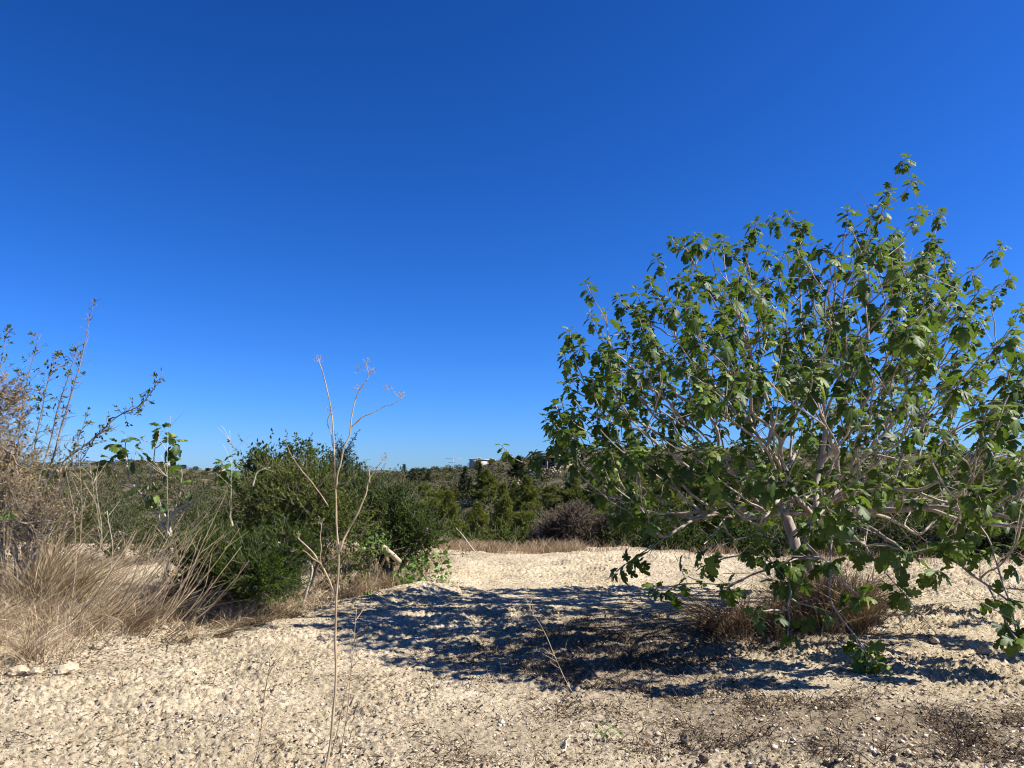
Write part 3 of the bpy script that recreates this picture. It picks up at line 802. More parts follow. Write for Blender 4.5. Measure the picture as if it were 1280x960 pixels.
x, y = G(140, 8.2); tuft('dry_grass_clump', 'thin pale straw grass clump left of the leaning stalks', 'grass clump', x, y, 550, .75, .55, (.08, 0), 'straw', .006, .5, tg, 5, (0, 1))
x, y = G(440, 10.9); tuft('dry_grass_clump', 'golden dry grass clump behind the tall fennel stalk', 'grass clump', x, y, 1300, .75, .48, (.05, 0), 'straw', .007, .4, tg, 6, (.05, 1.1))
x, y = G(475, 11.4); tuft('dry_grass_clump', 'brownish dry grass clump below the cut branch', 'grass clump', x, y, 600, .6, .35, (.2, 0), 'dead_brown', .007, .5, tg, 7, (0, 1.1))
x, y = G(330, 9.0);  tuft('dry_grass_clump', 'brown withered clump under the low needle-leaved shrub', 'grass clump', x, y, 900, .5, .45, (0, -.1), 'dead_brown', .007, .9, tg, 8, (0, 1.1))
x, y = G(240, 8.4);  tuft('dry_grass_clump', 'grey matted clump at the foot of the leaning stalks', 'grass clump', x, y, 900, .35, .6, (.1, -.1), 'dead_brown', .006, 1.0, tg, 9, (0, 1.1))
# grass round the fig trunk
x, y = 3.30, 8.45;  tuft('dry_grass_clump', 'reddish brown dry grass clump around the fig trunk', 'grass clump', x, y, 2600, 1.7, .42, (-.02, -.05), 'brown_grass', .007, .24, None, 10, (.0, 1.1))
x, y = 2.45, 8.3;   tuft('dry_grass_clump', 'arching brown grass clump in the shade left of the trunk', 'grass clump', x, y, 1400, 1.0, .45, (-.35, -.1), 'brown_grass', .007, .45, None, 11, (.0, .9))
x, y = 3.75, 8.8;   tuft('dry_grass_clump', 'thin brown grass clump right of the fig trunk', 'grass clump', x, y, 900, 1.3, .32, (.05, 0), 'brown_grass', .007, .33, None, 12, (.1, 1.1))

# leaning bundle of long bare stalks
def stalk_bundle():
    r = np.random.default_rng(71)
    mb = MB(); d = 8.1
    cx, cy = G(150, d)
    ends = [(262, 640), (300, 590), (250, 660), (240, 670), (270, 655), (285, 610), (230, 640), (265, 690), (245, 700), (255, 640), (235, 655), (300, 660)]
    for k in range(64):
        f = r.random(); bx_ = G(95+130*f, d+r.normal()*.25)
        b = np.array([bx_[0], bx_[1], gz(*bx_)-.02])
        if k < len(ends): e = P(*ends[k], d+.3+r.normal()*.2)
        else:
            e = b+np.array([.45+.35*r.random()+r.normal()*.1, r.normal()*.25, r.uniform(.35, 1.05)])
        m = (b+e)/2+np.array([.05, 0, -.05])+r.normal(size=3)*.03
        V, F = tube(wobble([b, m, e], .006, r), np.linspace(.0062, .0025, 12)*r.uniform(.7, 1.2), 4, False); mb.add(V, F, r.random())
        for _ in range(2):
            p = m+(e-m)*r.random(); q = p+(e-b)/np.linalg.norm(e-b)*.2+r.normal(size=3)*.08
            V, F = sticks([p], [q], .005, r); mb.add(V, F)
    o = mb.build('stalk_bundle', M['dry_stalk'], None, True)
    tag(o, 'bundle of bare dry stalks leaning right beside the needle-leaved shrub', 'dry plant')
stalk_bundle()

# single standing stalks in the verge
def stalk(name, label, pts, r0, r1, mat, group=None, twigs=0, seed=0, sides=6, tl=.12):
    r = np.random.default_rng(seed+80)
    q = wobble(pts, .006, r); mb = MB(); V, F = tube(q, np.linspace(r0, r1, len(q)), sides, True); mb.add(V, F)
    for _ in range(twigs):
        k = r.integers(len(q)//3, len(q)-1); p = q[k]; d = norm(norm(q[k+1 if k+1 < len(q) else k]-q[k-1])+rand_dirs(1, r)[0]*.8)
        V, F = tube(np.array([p, p+d*tl*.5+r.normal(size=3)*.006, p+d*tl*r.uniform(.5, 1.3)]), [.0028, .002, .0012], 3, False); mb.add(V, F)
    o = mb.build(name, M[mat], None, True)
    return tag(o, label, 'dry stalk', group)
def gp(px, d): 
    x, y = G(px, d); return np.array([x, y, gz(x, y)-.03])
sg = 'pale stalks standing in the left verge'
stalk('dry_stalk', 'leftmost tall pale stalk standing in the verge, slightly bowed', [gp(99, 8.4), P(97, 700, 8.4), P(92, 640, 8.4), P(84, 590, 8.4), P(80, 575, 8.4)], .0055, .0016, 'dry_stalk', sg, 10, 1, 5, .3)
stalk('dry_stalk', 'straight pale stalk second from the left in the verge', [gp(102, 8.9), P(101, 690, 8.9), P(103, 630, 8.9), P(99, 575, 8.9)], .0052, .0016, 'dry_stalk', sg, 10, 2, 5, .3)
stalk('dry_stalk', 'pale stalk with a kink leaning left in front of the shady shrub', [gp(132, 9.2), P(130, 690, 9.2), P(122, 640, 9.2), P(114, 600, 9.2), P(112, 575, 9.2)], .0052, .0016, 'dry_stalk', sg, 11, 3, 5, .3)
stalk('dry_stalk', 'pale stalk crossing the kinked one in front of the shady shrub', [gp(128, 9.5), P(128, 670, 9.5), P(122, 625, 9.5), P(116, 590, 9.5)], .0045, .0014, 'pale_stalk', sg, 11, 4, 5, .3)
stalk('dry_stalk', 'short thick pale stalk ending bluntly near the young fig', [gp(147, 9.4), P(143, 690, 9.4), P(138, 660, 9.4), P(134, 638, 9.4)], .008, .003, 'pale_stalk', sg, 8, 5, 5, .3)
stalk('dry_stalk', 'slender stalk rising above the skyline beside the young fig', [gp(212, 9.7), P(210, 640, 9.7), P(209, 560, 9.7), P(213, 520, 9.7)], .0035, .0012, 'pale_stalk', sg, 11, 6, 5, .3)
stalk('dry_stalk', 'hair-thin white stalk standing up left of the mastic shrub top', [gp(292, 9.7), P(290, 640, 9.7), P(289, 570, 9.7), P(287, 538, 9.7)], .004, .0018, 'pale_stalk', sg, 9, 7, 5, .3)
stalk('dry_stalk', 'reddish bare stalk lying against the top of the mastic shrub', [P(410, 632, 9.2), P(395, 610, 9.2), P(372, 582, 9.2), P(362, 566, 9.3), P(355, 548, 9.3)], .008, .003, 'dry_stalk', None, 6, 8)
stalk('dry_stalk', 'forked pale twig poking from the left of the mastic shrub', [P(316, 608, 9.5), P(320, 592, 9.5), P(326, 586, 9.5), P(338, 584, 9.5)], .010, .004, 'pale_stalk', None, 2, 9)
stalk('dry_stalk', 'bare pale twig leaning out over the rear field edge', [gp(598, 15.9), P(590, 686, 15.9), P(580, 670, 15.9), P(570, 660, 15.9)], .014, .007, 'pale_stalk', None, 3, 10)
stalk('dry_stalk', 'thin arching stalk on the shaded soil left of the fig', [gp(725, 5.9), P(700, 840, 6.0), P(684, 800, 6.1), P(664, 762, 6.2), P(655, 742, 6.3)], .0035, .0018, 'dry_stalk', None, 8, 11)
stalk('dry_stalk', 'thin yellow stalk in the foreground left of the fennel', [gp(334, 4.25), P(328, 900, 4.25), P(331, 850, 4.25), P(337, 805, 4.25)], .0038, .0016, 'dry_stalk', None, 16, 12, 6, .10)
stalk('dry_stalk', 'thin yellow stalk in the foreground right of the fennel', [gp(430, 4.3), P(436, 880, 4.3), P(438, 830, 4.3), P(446, 760, 4.3)], .0035, .0014, 'dry_stalk', None, 12, 13, 6, .10)
stalk('fallen_branch', 'grey forked branch propped under the mastic shrub', [gp(383, 9.7)+[0, 0, .03], P(388, 730, 9.7), P(392, 708, 9.7), P(372, 695, 9.8)], .022, .010, 'pale_bark', None, 3, 14)

# tall fennel in the foreground
def fennel():
    r = np.random.default_rng(91); d = 4.05
    b = gp(410, 3.95)
    t = thing('fennel_stalk', 'tall dry fennel stalk with bare forked top in the left foreground', 'dry plant', tuple(b))
    T = lambda x, y, dd=0: P(x, y, d+dd)
    parts = [
        ('stem', [b, T(413, 930), T(418, 860), T(421, 770), T(423, 692), T(420, 640), T(418, 580), T(416, 520), T(408, 482), T(404, 468), T(399, 453)], .0074, .0026),
        ('branch', [T(423, 692), T(432, 668), T(444, 648), T(459, 618), T(462, 600), T(470, 588), T(479, 576)], .0065, .0022),
        ('branch', [T(420, 610), T(424, 585), T(431, 560), T(438, 535), T(442, 505), T(450, 485), T(459, 472), T(462, 462), T(458, 455)], .005, .002),
        ('branch', [T(439, 534), T(452, 522), T(468, 513), T(478, 510), T(495, 504), T(503, 498)], .0035, .0015),
        ('branch', [T(420, 745), T(408, 718), T(398, 700), T(385, 684), T(372, 672)], .006, .003),
        ('branch', [T(402, 706), T(390, 696), T(378, 688)], .004, .002),
        ('branch', [T(462, 604), T(462, 592), T(458, 584)], .0035, .0015),
        ('branch', [T(415, 515), T(411, 525), T(413, 545), T(417, 560)], .003, .002),
        ('branch', [T(414, 945), T(424, 905), T(431, 870), T(436, 850)], .004, .002),
        ('branch', [T(400, 706), T(400, 680), T(402, 655)], .003, .0015),
    ]
    stem = None
    for nm, pts, a, c in parts:
        q = wobble(pts, .0035, r); rr = np.linspace(a, c, len(q))
        if nm == 'stem':
            for px_ in (3, 9, 15, 22, 28, 35): rr[min(px_, len(rr)-1)] *= 1.22
        V, F = tube(q, rr, 8, True); MB().add(V, F).build(nm, M['dry_stalk'], t, True)
    for (px, py, s) in [(399, 453, 1), (414, 516, .9), (462, 466, 1), (458, 455, .7), (484, 488, .9), (500, 498, 1.1), (450, 487, .9), (479, 576, .9), (461, 588, .8), (402, 655, .7), (447, 463, .6), (372, 672, .7)]:
        c = T(px, py); k = int(12*s); u = norm(rand_dirs(k, r)+np.array([0, 0, .9]))
        mb = MB(); e = c+u*(.036*s)*r.uniform(.6, 1.1, k)[:, None]
        V, F = sticks(np.repeat(c[None], k, 0), e, .0016, r); mb.add(V, F)
        sub = np.repeat(e, 5, 0); V, F = sticks(sub, sub+norm(np.repeat(u, 5, 0)+rand_dirs(5*k, r)*.9)*.011, .0013, r); mb.add(V, F)
        mb.build('umbel', M['dry_stalk'], t)
fennel()

# sawn pale branch
def cut_branch():
    t = thing('cut_branch', 'short pale sawn-off branch sticking out of the dark shrub', 'branch', tuple(P(490, 700, 11.3)))
    V, F = tube(wobble([P(499, 702, 11.4), P(489, 692, 11.2), P(478, 683, 11.0)], .002), .040, 12, True); MB().add(V, F).build('bark', M['cut_wood'], t, True)
    return t
M['cut_wood'] = bark_mat('cut_wood', (.30, .24, .17), (.48, .40, .31), 12, .5)
cut_branch()
stalk('dead_branch', 'stripped pale dead branch hanging in the middle of the thicket', [P(287, 640, 9.9), P(290, 654, 9.5), P(295, 670, 9.35), P(299, 686, 9.3), P(302, 715, 9.5)], .014, .018, 'dry_stalk', None, 8, 15, 8)

# green climbing weeds
def weed(label, px, py, d, n, spread, size, seed):
    r = np.random.default_rng(seed+300)
    c = P(px, py, d); t = thing('green_weed', label, 'weed', (c[0], c[1], gz(c[0], c[1])), 'green leafy weeds along the verge')
    p = c+r.normal(size=(n, 3))*spread*np.array([1, .6, .7]); p[:, 2] = np.maximum(p[:, 2], ground_z(p[:, 0], p[:, 1])+.05)
    tv = DIAMOND[0]*[.8, 1, 1.4]
    V, F = place(tv, DIAMOND[1], p, norm(rand_dirs(n, r)+[0, 0, -.3]), UPV+r.normal(size=(n, 3))*.6, size*r.uniform(.5, 1.2, n))
    MB().add(V, F, np.repeat(r.random(n), len(tv))).build('foliage', M['weed'], t)
    g0 = np.array([c[0], c[1], gz(c[0], c[1])])
    V, F = sticks(np.repeat(g0[None], n//3, 0)+r.normal(size=(n//3, 3))*.03, p[:n//3], .006, r); MB().add(V, F).build('stems', M['dry_stalk'], t)
weed('bright green weed at the tip of the dark shrub by the field', 528, 705, 11.9, 110, .16, .10, 1)
weed('small green weed on bare soil right of the dark shrub', 555, 724, 11.6, 26, .07, .07, 2)
weed('dark leafy weed hugging the ground below the cut branch', 505, 722, 11.4, 60, .12, .08, 3)
weed('pale green vine leaves left of the cut branch', 462, 680, 11.0, 80, .15, .085, 4)
weed('tiny green seedling at the foot of the golden grass clump', 458, 757, 10.4, 8, .03, .05, 5)
weed('small dark weed alone on the soil near the rear field edge', 556, 703, 14.2, 30, .07, .08, 6)
weed('small dusty green weed in the foreground left of the litter patch', 752, 915, 5.0, 24, .045, .035, 7)
weed('bright green leaves low in the brown clump by the left edge', 11, 642, 8.4, 9, .04, .07, 8)

# ------------------------------------------------------------------ field litter, clods and stones
def field_litter():
    r = np.random.default_rng(101)
    n = 260000
    y = 4.0+13*r.random(n)**1.7; x = (r.random(n)*2-1)*.75*y
    den = .16+.9*np.clip(litter_shade_amount(x, y)-.18, 0, 1)
    den = den*(.25+1.5*sstep(-.1, .25, fbm(x, y, .35, 2)))
    k = (r.random(n) < den*.75) & (x > bank_x(y)-.3) & (y < field_edge(x))
    x, y = x[k], y[k]; n = len(x)
    base = np.stack([x, y, surf(x, y)+.003], 1); a = r.random(n)*6.283
    mb = MB(); flat_litter(mb, base, a, r)
    am = np.clip(litter_shade_amount(x, y), 0, 1); st = r.random(n) < am*np.where(y < 6.1, .28, .9)
    m_ = st.sum(); V, F = blades(base[st], r.uniform(.03, .16, m_), r.normal(size=(m_, 3))*[.7, .7, 0], .0045*r.uniform(.5, 1.5, m_), r, .3, .3)
    mb.add(V, F, np.repeat(r.random(m_)*.9, 7))
    kind(mb.build('dry_leaf_litter', M['dark_litter']), 'stuff')
    # pebbles and clods
    n = 26000
    y = 3.8+13*r.random(n)**1.9; x = (r.random(n)*2-1)*.75*y
    k = (x > bank_x(y)-.5) & (y < field_edge(x)+.3); x, y = x[k], y[k]; n = len(x)
    phi = (1+5**.5)/2
    iv = norm(np.array([(-1, phi, 0), (1, phi, 0), (-1, -phi, 0), (1, -phi, 0), (0, -1, phi), (0, 1, phi), (0, -1, -phi), (0, 1, -phi), (phi, 0, -1), (phi, 0, 1), (-phi, 0, -1), (-phi, 0, 1)]))
    fc = np.array([(0,11,5),(0,5,1),(0,1,7),(0,7,10),(0,10,11),(1,5,9),(5,11,4),(11,10,2),(10,7,6),(7,1,8),(3,9,4),(3,4,2),(3,2,6),(3,6,8),(3,8,9),(4,9,5),(2,4,11),(6,2,10),(8,6,7),(9,8,1)])
    s = .0035+.010*r.random(n)**4*(1+.5*(x > 1.5))+.012*(r.random(n) < .008)
    V = iv[None]*(1+.36*r.normal(size=(n, 12, 1)))*s[:, None, None]*r.uniform(.6, 1.3, (n, 1, 3))*[1, 1, .7]
    V = V+np.stack([x, y, surf(x, y)+s*.25], 1)[:, None]
    F = (np.arange(n)[:, None, None]*12+fc[None]).reshape(-1, 3)
    kind(MB().add(V.reshape(-1, 3), F, np.repeat(r.random(n), 12)).build('pebbles', M['pebble']), 'stuff')
M['pebble'] = leaf_mat('pebble', [(0, (.34, .26, .17)), (.5, (.47, .385, .265)), (1, (.60, .52, .40))], 0, None, .95, .12, 20)
field_litter()
def stone(label, px, d, sz, seed, mat='stone', group='larger stones lying on the soil', cat='stone', sink=.3):
    r = np.random.default_rng(seed+900)
    import bmesh
    bm = bmesh.new(); bmesh.ops.create_icosphere(bm, subdivisions=3, radius=1)
    pl = rand_dirs(14, r); off = r.uniform(.62, .95, 14)
    for v in bm.verts:
        c = np.array(v.co)
        for p_, o_ in zip(pl, off):
            e = c@p_-o_
            if e > 0: c = c-p_*e*.92
        c = c*(1+.05*r.normal())
        v.co = c*np.array(sz)
    x, y = G(px, d); z = gz(x, y)+sz[2]*(1-sink*2)
    me = bpy.data.meshes.new('stone'); bm.to_mesh(me); bm.free(); me.materials.append(M[mat])
    o = bpy.data.objects.new('stone', me); C.objects.link(o); o.location = (x, y, z); o.rotation_euler[2] = r.random()*6
    return tag(o, label, cat, group)
stone('pale flat block of limestone at the foot of the left verge', 103, 6.75, (.125, .085, .065), 1)
stone('small rounded pale stone left of the limestone block', 66, 6.7, (.07, .06, .05), 2)
stone('small whitish stone sunk in straw left of the limestone block', 45, 6.7, (.09, .07, .05), 3)
stone('little pale stone at the foot of the leaning stalks', 139, 7.5, (.05, .05, .045), 4)
stone('pale pointed stone on the sunlit soil right of the fig', 1176, 6.3, (.035, .035, .05), 5)
stone('broad flat clod on the soil right of the grass clump', 1210, 7.3, (.07, .05, .04), 6)
stone('clod of earth lying where the thin twig ends on the soil', 1150, 7.7, (.06, .05, .035), 7)
stone('dark squarish clod in the centre foreground', 846, 4.95, (.03, .03, .035), 8, 'clod')
stone('small brown clod near the right foreground litter', 868, 4.6, (.035, .03, .03), 9, 'clod')
stone('pale stone in the dry litter at the bottom right', 1148, 4.6, (.035, .03, .03), 10)
stalk('twig', 'pale curved twig on the soil right of the grass clump', [P(1100, 792, 7.4), P(1125, 777, 7.6), P(1140, 768, 7.65), P(1146, 755, 7.6)], .007, .004, 'pale_stalk', None, 1, 16)
def ground_twig(label, a, b, rad, seed, mat='pale_stalk'):
    q = []
    for t in np.linspace(0, 1, 6):
        px = a[0]+(b[0]-a[0])*t; d = a[1]+(b[1]-a[1])*t; x, y = G(px, d); q.append([x, y, float(surf(np.array([x]), np.array([y]))[0])+rad+.012])
    return stalk('twig', label, q, rad, rad*.6, mat, 'twigs lying on the soil', 1, seed, 5, .08)
ground_twig('short pale straight twig in the centre foreground litter', (700, 4.75), (710, 5.05), .006, 20)
ground_twig('long bent twig along the bottom of the foreground', (725, 4.28), (825, 4.5), .005, 21)
ground_twig('brown twig beside the limestone block', (120, 7.0), (140, 7.4), .008, 22, 'dry_stalk')
ground_twig('brown twig by the right edge of the grass clump', (1085, 7.3), (1120, 7.6), .006, 23, 'dry_stalk')

# dry grass along the rear field edge
def rear_grass():
    r = np.random.default_rng(111); n = 9000
    x = r.uniform(-1.7, 1.5, n); y = field_edge(x)-.1+r.normal(size=n)*.35
    x2 = r.uniform(1.2, 12, n//3); y2 = field_edge(x2)+.2+r.normal(size=n//3)*.35
    x = np.concatenate([x, x2]); y = np.concatenate([y, y2]); n = len(x)
    k = r.random(n) < sstep(-.3, .15, fbm(x, y, .6, 2)); x, y = x[k], y[k]; n = len(x)
    base = np.stack([x, y, ground_z(x, y)], 1)
    ln = np.stack([r.normal(size=n)*.4+.15, r.normal(size=n)*.4, np.zeros(n)], 1)
    V, F = blades(base, r.uniform(.06, .30, n)*(.5+1.5*np.clip(.4+fbm(x, y, .9, 3), 0, 1.2)), ln, .009*r.uniform(.6, 1.3, n), r, .3, .25)
    kind(MB().add(V, F, np.repeat(r.uniform(.15, .95, n), 7)).build('dry_grass', M['rear_straw']), 'stuff')
M['rear_straw'] = leaf_mat('rear_straw', [(0, (.24, .165, .095)), (.5, (.36, .26, .155)), (1, (.48, .37, .23))], .15, None, .7, .2, 3)
rear_grass()

# ------------------------------------------------------------------ hillside trees
def pine_mesh(h, rw, seed, puffs=170, per=34, tip=.7, bl=.34, bw=.045, shape='cone'):
    """crown and trunk arrays of a pine of height h and half-width rw standing at the origin"""
    r = np.random.default_rng(seed)
    P0 = []
    tb = MB(); lean = r.normal(size=2)*.03*h
    V, F = tube(wobble([[0, 0, -.3], [lean[0]*.3, lean[1]*.3, h*.4], [lean[0], lean[1], h*.93]], .02*h/6, r), np.linspace(.022*h+.03, .02, 12), 7, False); tb.add(V, F)
    for k in range(puffs):
        f = r.random()
        if shape == 'cone':  zz = h*(.14+.86*f**1.1); wv = rw*(1-((zz/h-.14)/.86)**1.5)**.9*(.72+.4*math.sin(zz*3.1+seed)+.25*r.random())
        elif shape == 'umbrella': zz = h*(.52+.46*f); wv = rw*math.sqrt(max(.05, 1-((zz/h-.62)/.40)**2))
        elif shape == 'round': zz = h*(.12+.86*f); wv = rw*math.sqrt(max(.03, 1-((zz/h-.5)/.5)**2))*(.85+.3*math.sin(zz*4+seed))
        else: zz = h*(.03+.97*f**1.05); wv = rw*math.sin(math.pi*min(1, .12+.86*(zz/h))**.8)
        a = r.random()*6.283; q = wv*r.random()**.35
        p = np.array([math.cos(a)*q+lean[0]*zz/h, math.sin(a)*q+lean[1]*zz/h, zz])
        P0.append((p, a))
        if r.random() < .4 and shape != 'column':
            c0 = np.array([lean[0]*zz/h, lean[1]*zz/h, max(zz-.25*q, .1*h)])
            V, F = tube(np.array([c0, (c0+p)/2-[0, 0, .03*q], p]), [.03, .02, .01], 4, False); tb.add(V, F)
    n = len(P0)*per
    c = np.repeat(np.array([p for p, _ in P0]), per, 0); aa = np.repeat(np.array([a for _, a in P0]), per)
    out = np.stack([np.cos(aa), np.sin(aa), np.full(n, .55 if shape != 'column' else 1.8)], 1)
    d = norm(norm(out)*.75+rand_dirs(n, r)*.9)
    st = c+rand_dirs(n, r)*(rw*.11)*r.random((n, 1))
    L = bl*r.uniform(.5, 1.25, n); e = st+d*L[:, None]
    sd = norm(np.cross(d, r.normal(size=(n, 3))))*(bw*r.uniform(.6, 1.4, n))[:, None]
    V = np.stack([st-sd*.5, st+sd*.5, e+sd*.35, e-sd*.35], 1).reshape(-1, 3)
    F = np.arange(n*4).reshape(-1, 4)
    var = np.repeat(np.clip(np.repeat(r.random(len(P0)), per)*.6+r.random(n)*.4, 0, 1), 4)
    cb = MB().add(V, F, var)
    return tb, cb
PROTO = {}
def plant_tree(name, label, cat, px, d, top_py, shape, wpx, mat, group, seed, up_to=None):
    """a tree rooted on the slope at distance d whose top stands at top_py; shares one of a few crowns per shape"""
    x, y = G(px, d); z = gz(x, y); zt = P(px, top_py, d)[2]; h = max(zt-z, 1.2); rw = wpx/2*d/FPX
    key = (shape, mat, seed % 3)
    t = thing(name, label, cat, (x, y, z), group)
    if key not in PROTO:
        tb, cb = pine_mesh(6, 2.0 if shape != 'column' else .6, seed*7+5, {'cone': 300, 'round': 280, 'umbrella': 130, 'column': 120}[shape], 34, bl=.42 if shape != 'column' else .3, shape=shape)
        a = tb.build('trunk', M['grey_bark']); b = cb.build('crown', M[mat])
        PROTO[key] = (a, b)
        a.parent = t; b.parent = t
    else:
        for s in PROTO[key]:
            c = s.copy(); c.parent = t; C.objects.link(c)
    t.scale = (rw/(2.0 if shape != 'column' else .6), rw/(2.0 if shape != 'column' else .6), h/6)
    t.rotation_euler[2] = (seed*2.39) % 6.28
    return t
pg = 'pine trees on the hillside'
pines = [
 (526, 150, 585, 'umbrella', 30, 'dark flat-topped pine on the skyline left of the cypresses'),
 (532, 118, 604, 'round', 22, 'pale round bushy pine below the flat-topped skyline pine'),
 (606, 92, 588, 'cone', 40, 'broad dark pine in front of the thin skyline cypress'),
 (647, 140, 571, 'cone', 26, 'dark pine standing beside the ruined stone house'),
 (563, 60, 615, 'cone', 40, 'sunlit olive pine left of the lower row of pines'),
 (597, 50, 630, 'cone', 44, 'pine at the left end of the lower row above the field'),
 (632, 51, 622, 'cone', 42, 'pine in the middle of the lower row above the field'),
 (660, 76, 596, 'cone', 40, 'tall pine straight below the ruined house'),
 (688, 82, 607, 'round', 28, 'small round pine just below the ruined house wall'),
 (714, 76, 597, 'cone', 46, 'pine right of the ruined house'),
 (538, 61, 622, 'round', 36, 'round pine at the edge of the dark left shrub'),
 (655, 45, 640, 'round', 44, 'yellow-green bushy tree at the right end of the lower row'),
 (628, 70, 606, 'cone', 30, 'narrow pine tucked behind the lower row of pines'),
 (643, 84, 602, 'cone', 22, 'slim pine below the light rubble patch on the slope'),
 (745, 62, 598, 'cone', 50, 'dark pine half hidden by the left fringe of the fig'),
 (738, 46, 640, 'round', 50, 'bushy pine just left of the fig above the grey thicket'),
 (590, 118, 606, 'round', 26, 'rounded dark pine on the terrace below the white house'),
 (570, 96, 612, 'cone', 24, 'small pine left of the short cypress'),
 (618, 120, 598, 'cone', 22, 'small pine between the white house and the ruin'),
 (548, 90, 612, 'round', 30, 'grey-green pine low on the slope below the flat-topped pine'),
 (790, 58, 585, 'cone', 60, 'pine seen through the left leaves of the fig'),
 (830, 50, 600, 'round', 60, 'wide bushy pine behind the left half of the fig'),
 (880, 60, 580, 'cone', 60, 'pine behind the fig left of its trunk'),
 (940, 54, 592, 'round', 66, 'bushy pine directly behind the fig trunk'),
 (1010, 60, 588, 'cone', 60, 'pine behind the fig right of its trunk'),
 (1080, 52, 594, 'round', 70, 'broad pine glimpsed below the right limb of the fig'),
 (1150, 60, 590, 'cone', 66, 'pine behind the right half of the fig'),
 (1230, 54, 600, 'round', 70, 'bushy pine behind the right edge of the fig'),
 (1300, 60, 592, 'cone', 66, 'pine behind the fig at the right picture edge'),
 (768, 90, 574, 'round', 44, 'dark rounded tree high on the slope at the left fringe of the fig'),
 (812, 100, 570, 'round', 50, 'rounded tree high on the slope behind the left fig branches'),
 (858, 95, 572, 'cone', 44, 'pointed pine high on the slope behind the left fig limbs'),
 (910, 100, 570, 'round', 52, 'rounded tree high on the slope left of the fig fork'),
 (975, 95, 570, 'round', 50, 'rounded tree high on the slope straight behind the fig fork'),
 (1045, 100, 572, 'round', 52, 'rounded tree high on the slope right of the fig fork'),
 (1115, 95, 574, 'cone', 46, 'pointed pine high on the slope behind the right fig limbs'),
 (1190, 100, 574, 'round', 54, 'rounded tree high on the slope near the right picture edge'),
]
for k, (px, d, ty, sh, w, lab) in enumerate(pines):
    plant_tree('pine_tree', lab, 'tree', px, d, ty, sh, w, 'pine' if k not in (0, 3, 16) else 'cypress', pg, k)
cg = 'cypress trees on the hillside'
for k, (px, d, ty, w, lab) in enumerate([
 (583, 100, 584, 9, 'dark slender cypress left of the broad dark pine'),
 (601, 118, 578, 7, 'thin dark cypress whose tip breaks the skyline by the white house'),
 (577, 104, 592, 9, 'short dark cypress beside the taller slender one'),
 (588, 96, 597, 8, 'short dark cypress between the slender one and the broad pine')]):
    plant_tree('cypress_tree', lab, 'tree', px, d, ty, 'column', w, 'cypress', cg, k)

# low dark bushes filling the foot of the slope and behind the fig
def slope_bush(label, px, d, top, w, mat, seed, leaf=.12):
    x, y = G(px, d); z0 = gz(x, y); zt = P(px, top, d)[2]; h = max(zt-z0, .8); k = w/2*d/FPX
    bush('evergreen_shrub', label, 'shrub', [(x, y, z0+h*.5, k*.75, k*.7, h*.5), (x+k*.5, y+.2, z0+h*.4, k*.6, k*.5, h*.42), (x-k*.5, y-.2, z0+h*.42, k*.6, k*.5, h*.42)],
         mat, 900, 13, leaf, .45, .5, seed=seed, group='shrubs at the foot of the slope behind the field', twigw=.012, base=(x, y))
slope_bush('dark shrub in the shadow right of the dark left shrub', 553, 30, 655, 50, 'dark_leaf', 201)
slope_bush('green shrub under the lower row of pines, left end', 590, 31, 668, 50, 'lentisk', 202)
slope_bush('speckled green shrub under the middle of the lower pines', 630, 30, 660, 54, 'lentisk', 203)
slope_bush('speckled green shrub left of the bare grey thicket', 665, 29, 655, 46, 'lentisk', 204)
slope_bush('dark shrub right of the bare grey thicket', 775, 27, 648, 60, 'dark_leaf', 205)
slope_bush('dark shrub filling the gap under the left fig branches', 840, 25, 640, 90, 'dark_leaf', 206)
slope_bush('dark shrub straight behind the fig trunk', 930, 24, 640, 90, 'dark_leaf', 207)
slope_bush('deep green shrub behind the field right of the fig trunk', 1090, 20, 640, 120, 'dark_leaf', 208, .09)
slope_bush('deep green shrub behind the field near the right edge', 1190, 19.5, 636, 120, 'dark_leaf', 209, .09)
slope_bush('deep green shrub behind the field at the right edge', 1290, 19, 640, 120, 'dark_leaf', 210, .09)
slope_bush('deep green shrub behind the brown grass clump of the fig', 1010, 22, 645, 100, 'dark_leaf', 211, .09)

# leafless grey thicket
def thicket(label, px, d, top, w, seed, n=1500):
    r = np.random.default_rng(seed); x, y = G(px, d); z0 = gz(x, y); h = P(px, top, d)[2]-z0; k = w/2*d/FPX
    t = thing('bare_shrub', label, 'shrub', (x, y, z0), 'bare grey shrubs below the pines')
    b = np.array([x, y, z0]); mb = MB()
    main = b+np.array([0, 0, h*.5])+rand_dirs(60, r)*np.array([k, k*.7, h*.5])*r.uniform(.45, .85, (60, 1)); main[:, 2] = np.maximum(main[:, 2], z0+.15*h)
    for m in main:
        V, F = tube(wobble([b+r.normal(size=3)*[.3*k, .3*k, 0], .5*(b+m)+[0, 0, .12*h], m], .03, r), np.linspace(.05, .02, 12), 4, False); mb.add(V, F)
    mb.build('stems', M['grey_twig'], t)
    s = main[r.integers(0, 60, n)]+r.normal(size=(n, 3))*.12*k; e = s+norm(norm(s-b)*.7+rand_dirs(n, r)+[0, 0, .3])*r.uniform(.25, .8, (n, 1))*h*.25
    tw = MB(); V, F = sticks(s, e, .03, r); tw.add(V, F)
    s2 = np.repeat(s+(e-s)*.6, 3, 0); e2 = s2+norm(np.repeat(norm(e-s), 3, 0)+rand_dirs(3*n, r)*.8)*h*.08
    V, F = sticks(s2, e2, .018, r); tw.add(V, F); tw.build('twigs', M['grey_twig'], t)
M['grey_twig'] = bark_mat('grey_twig', (.070, .053, .036), (.165, .125, .085), 4, .2)
thicket('leafless grey thicket between the lower pines and the fig', 712, 27, 630, 90, 301, 2200)
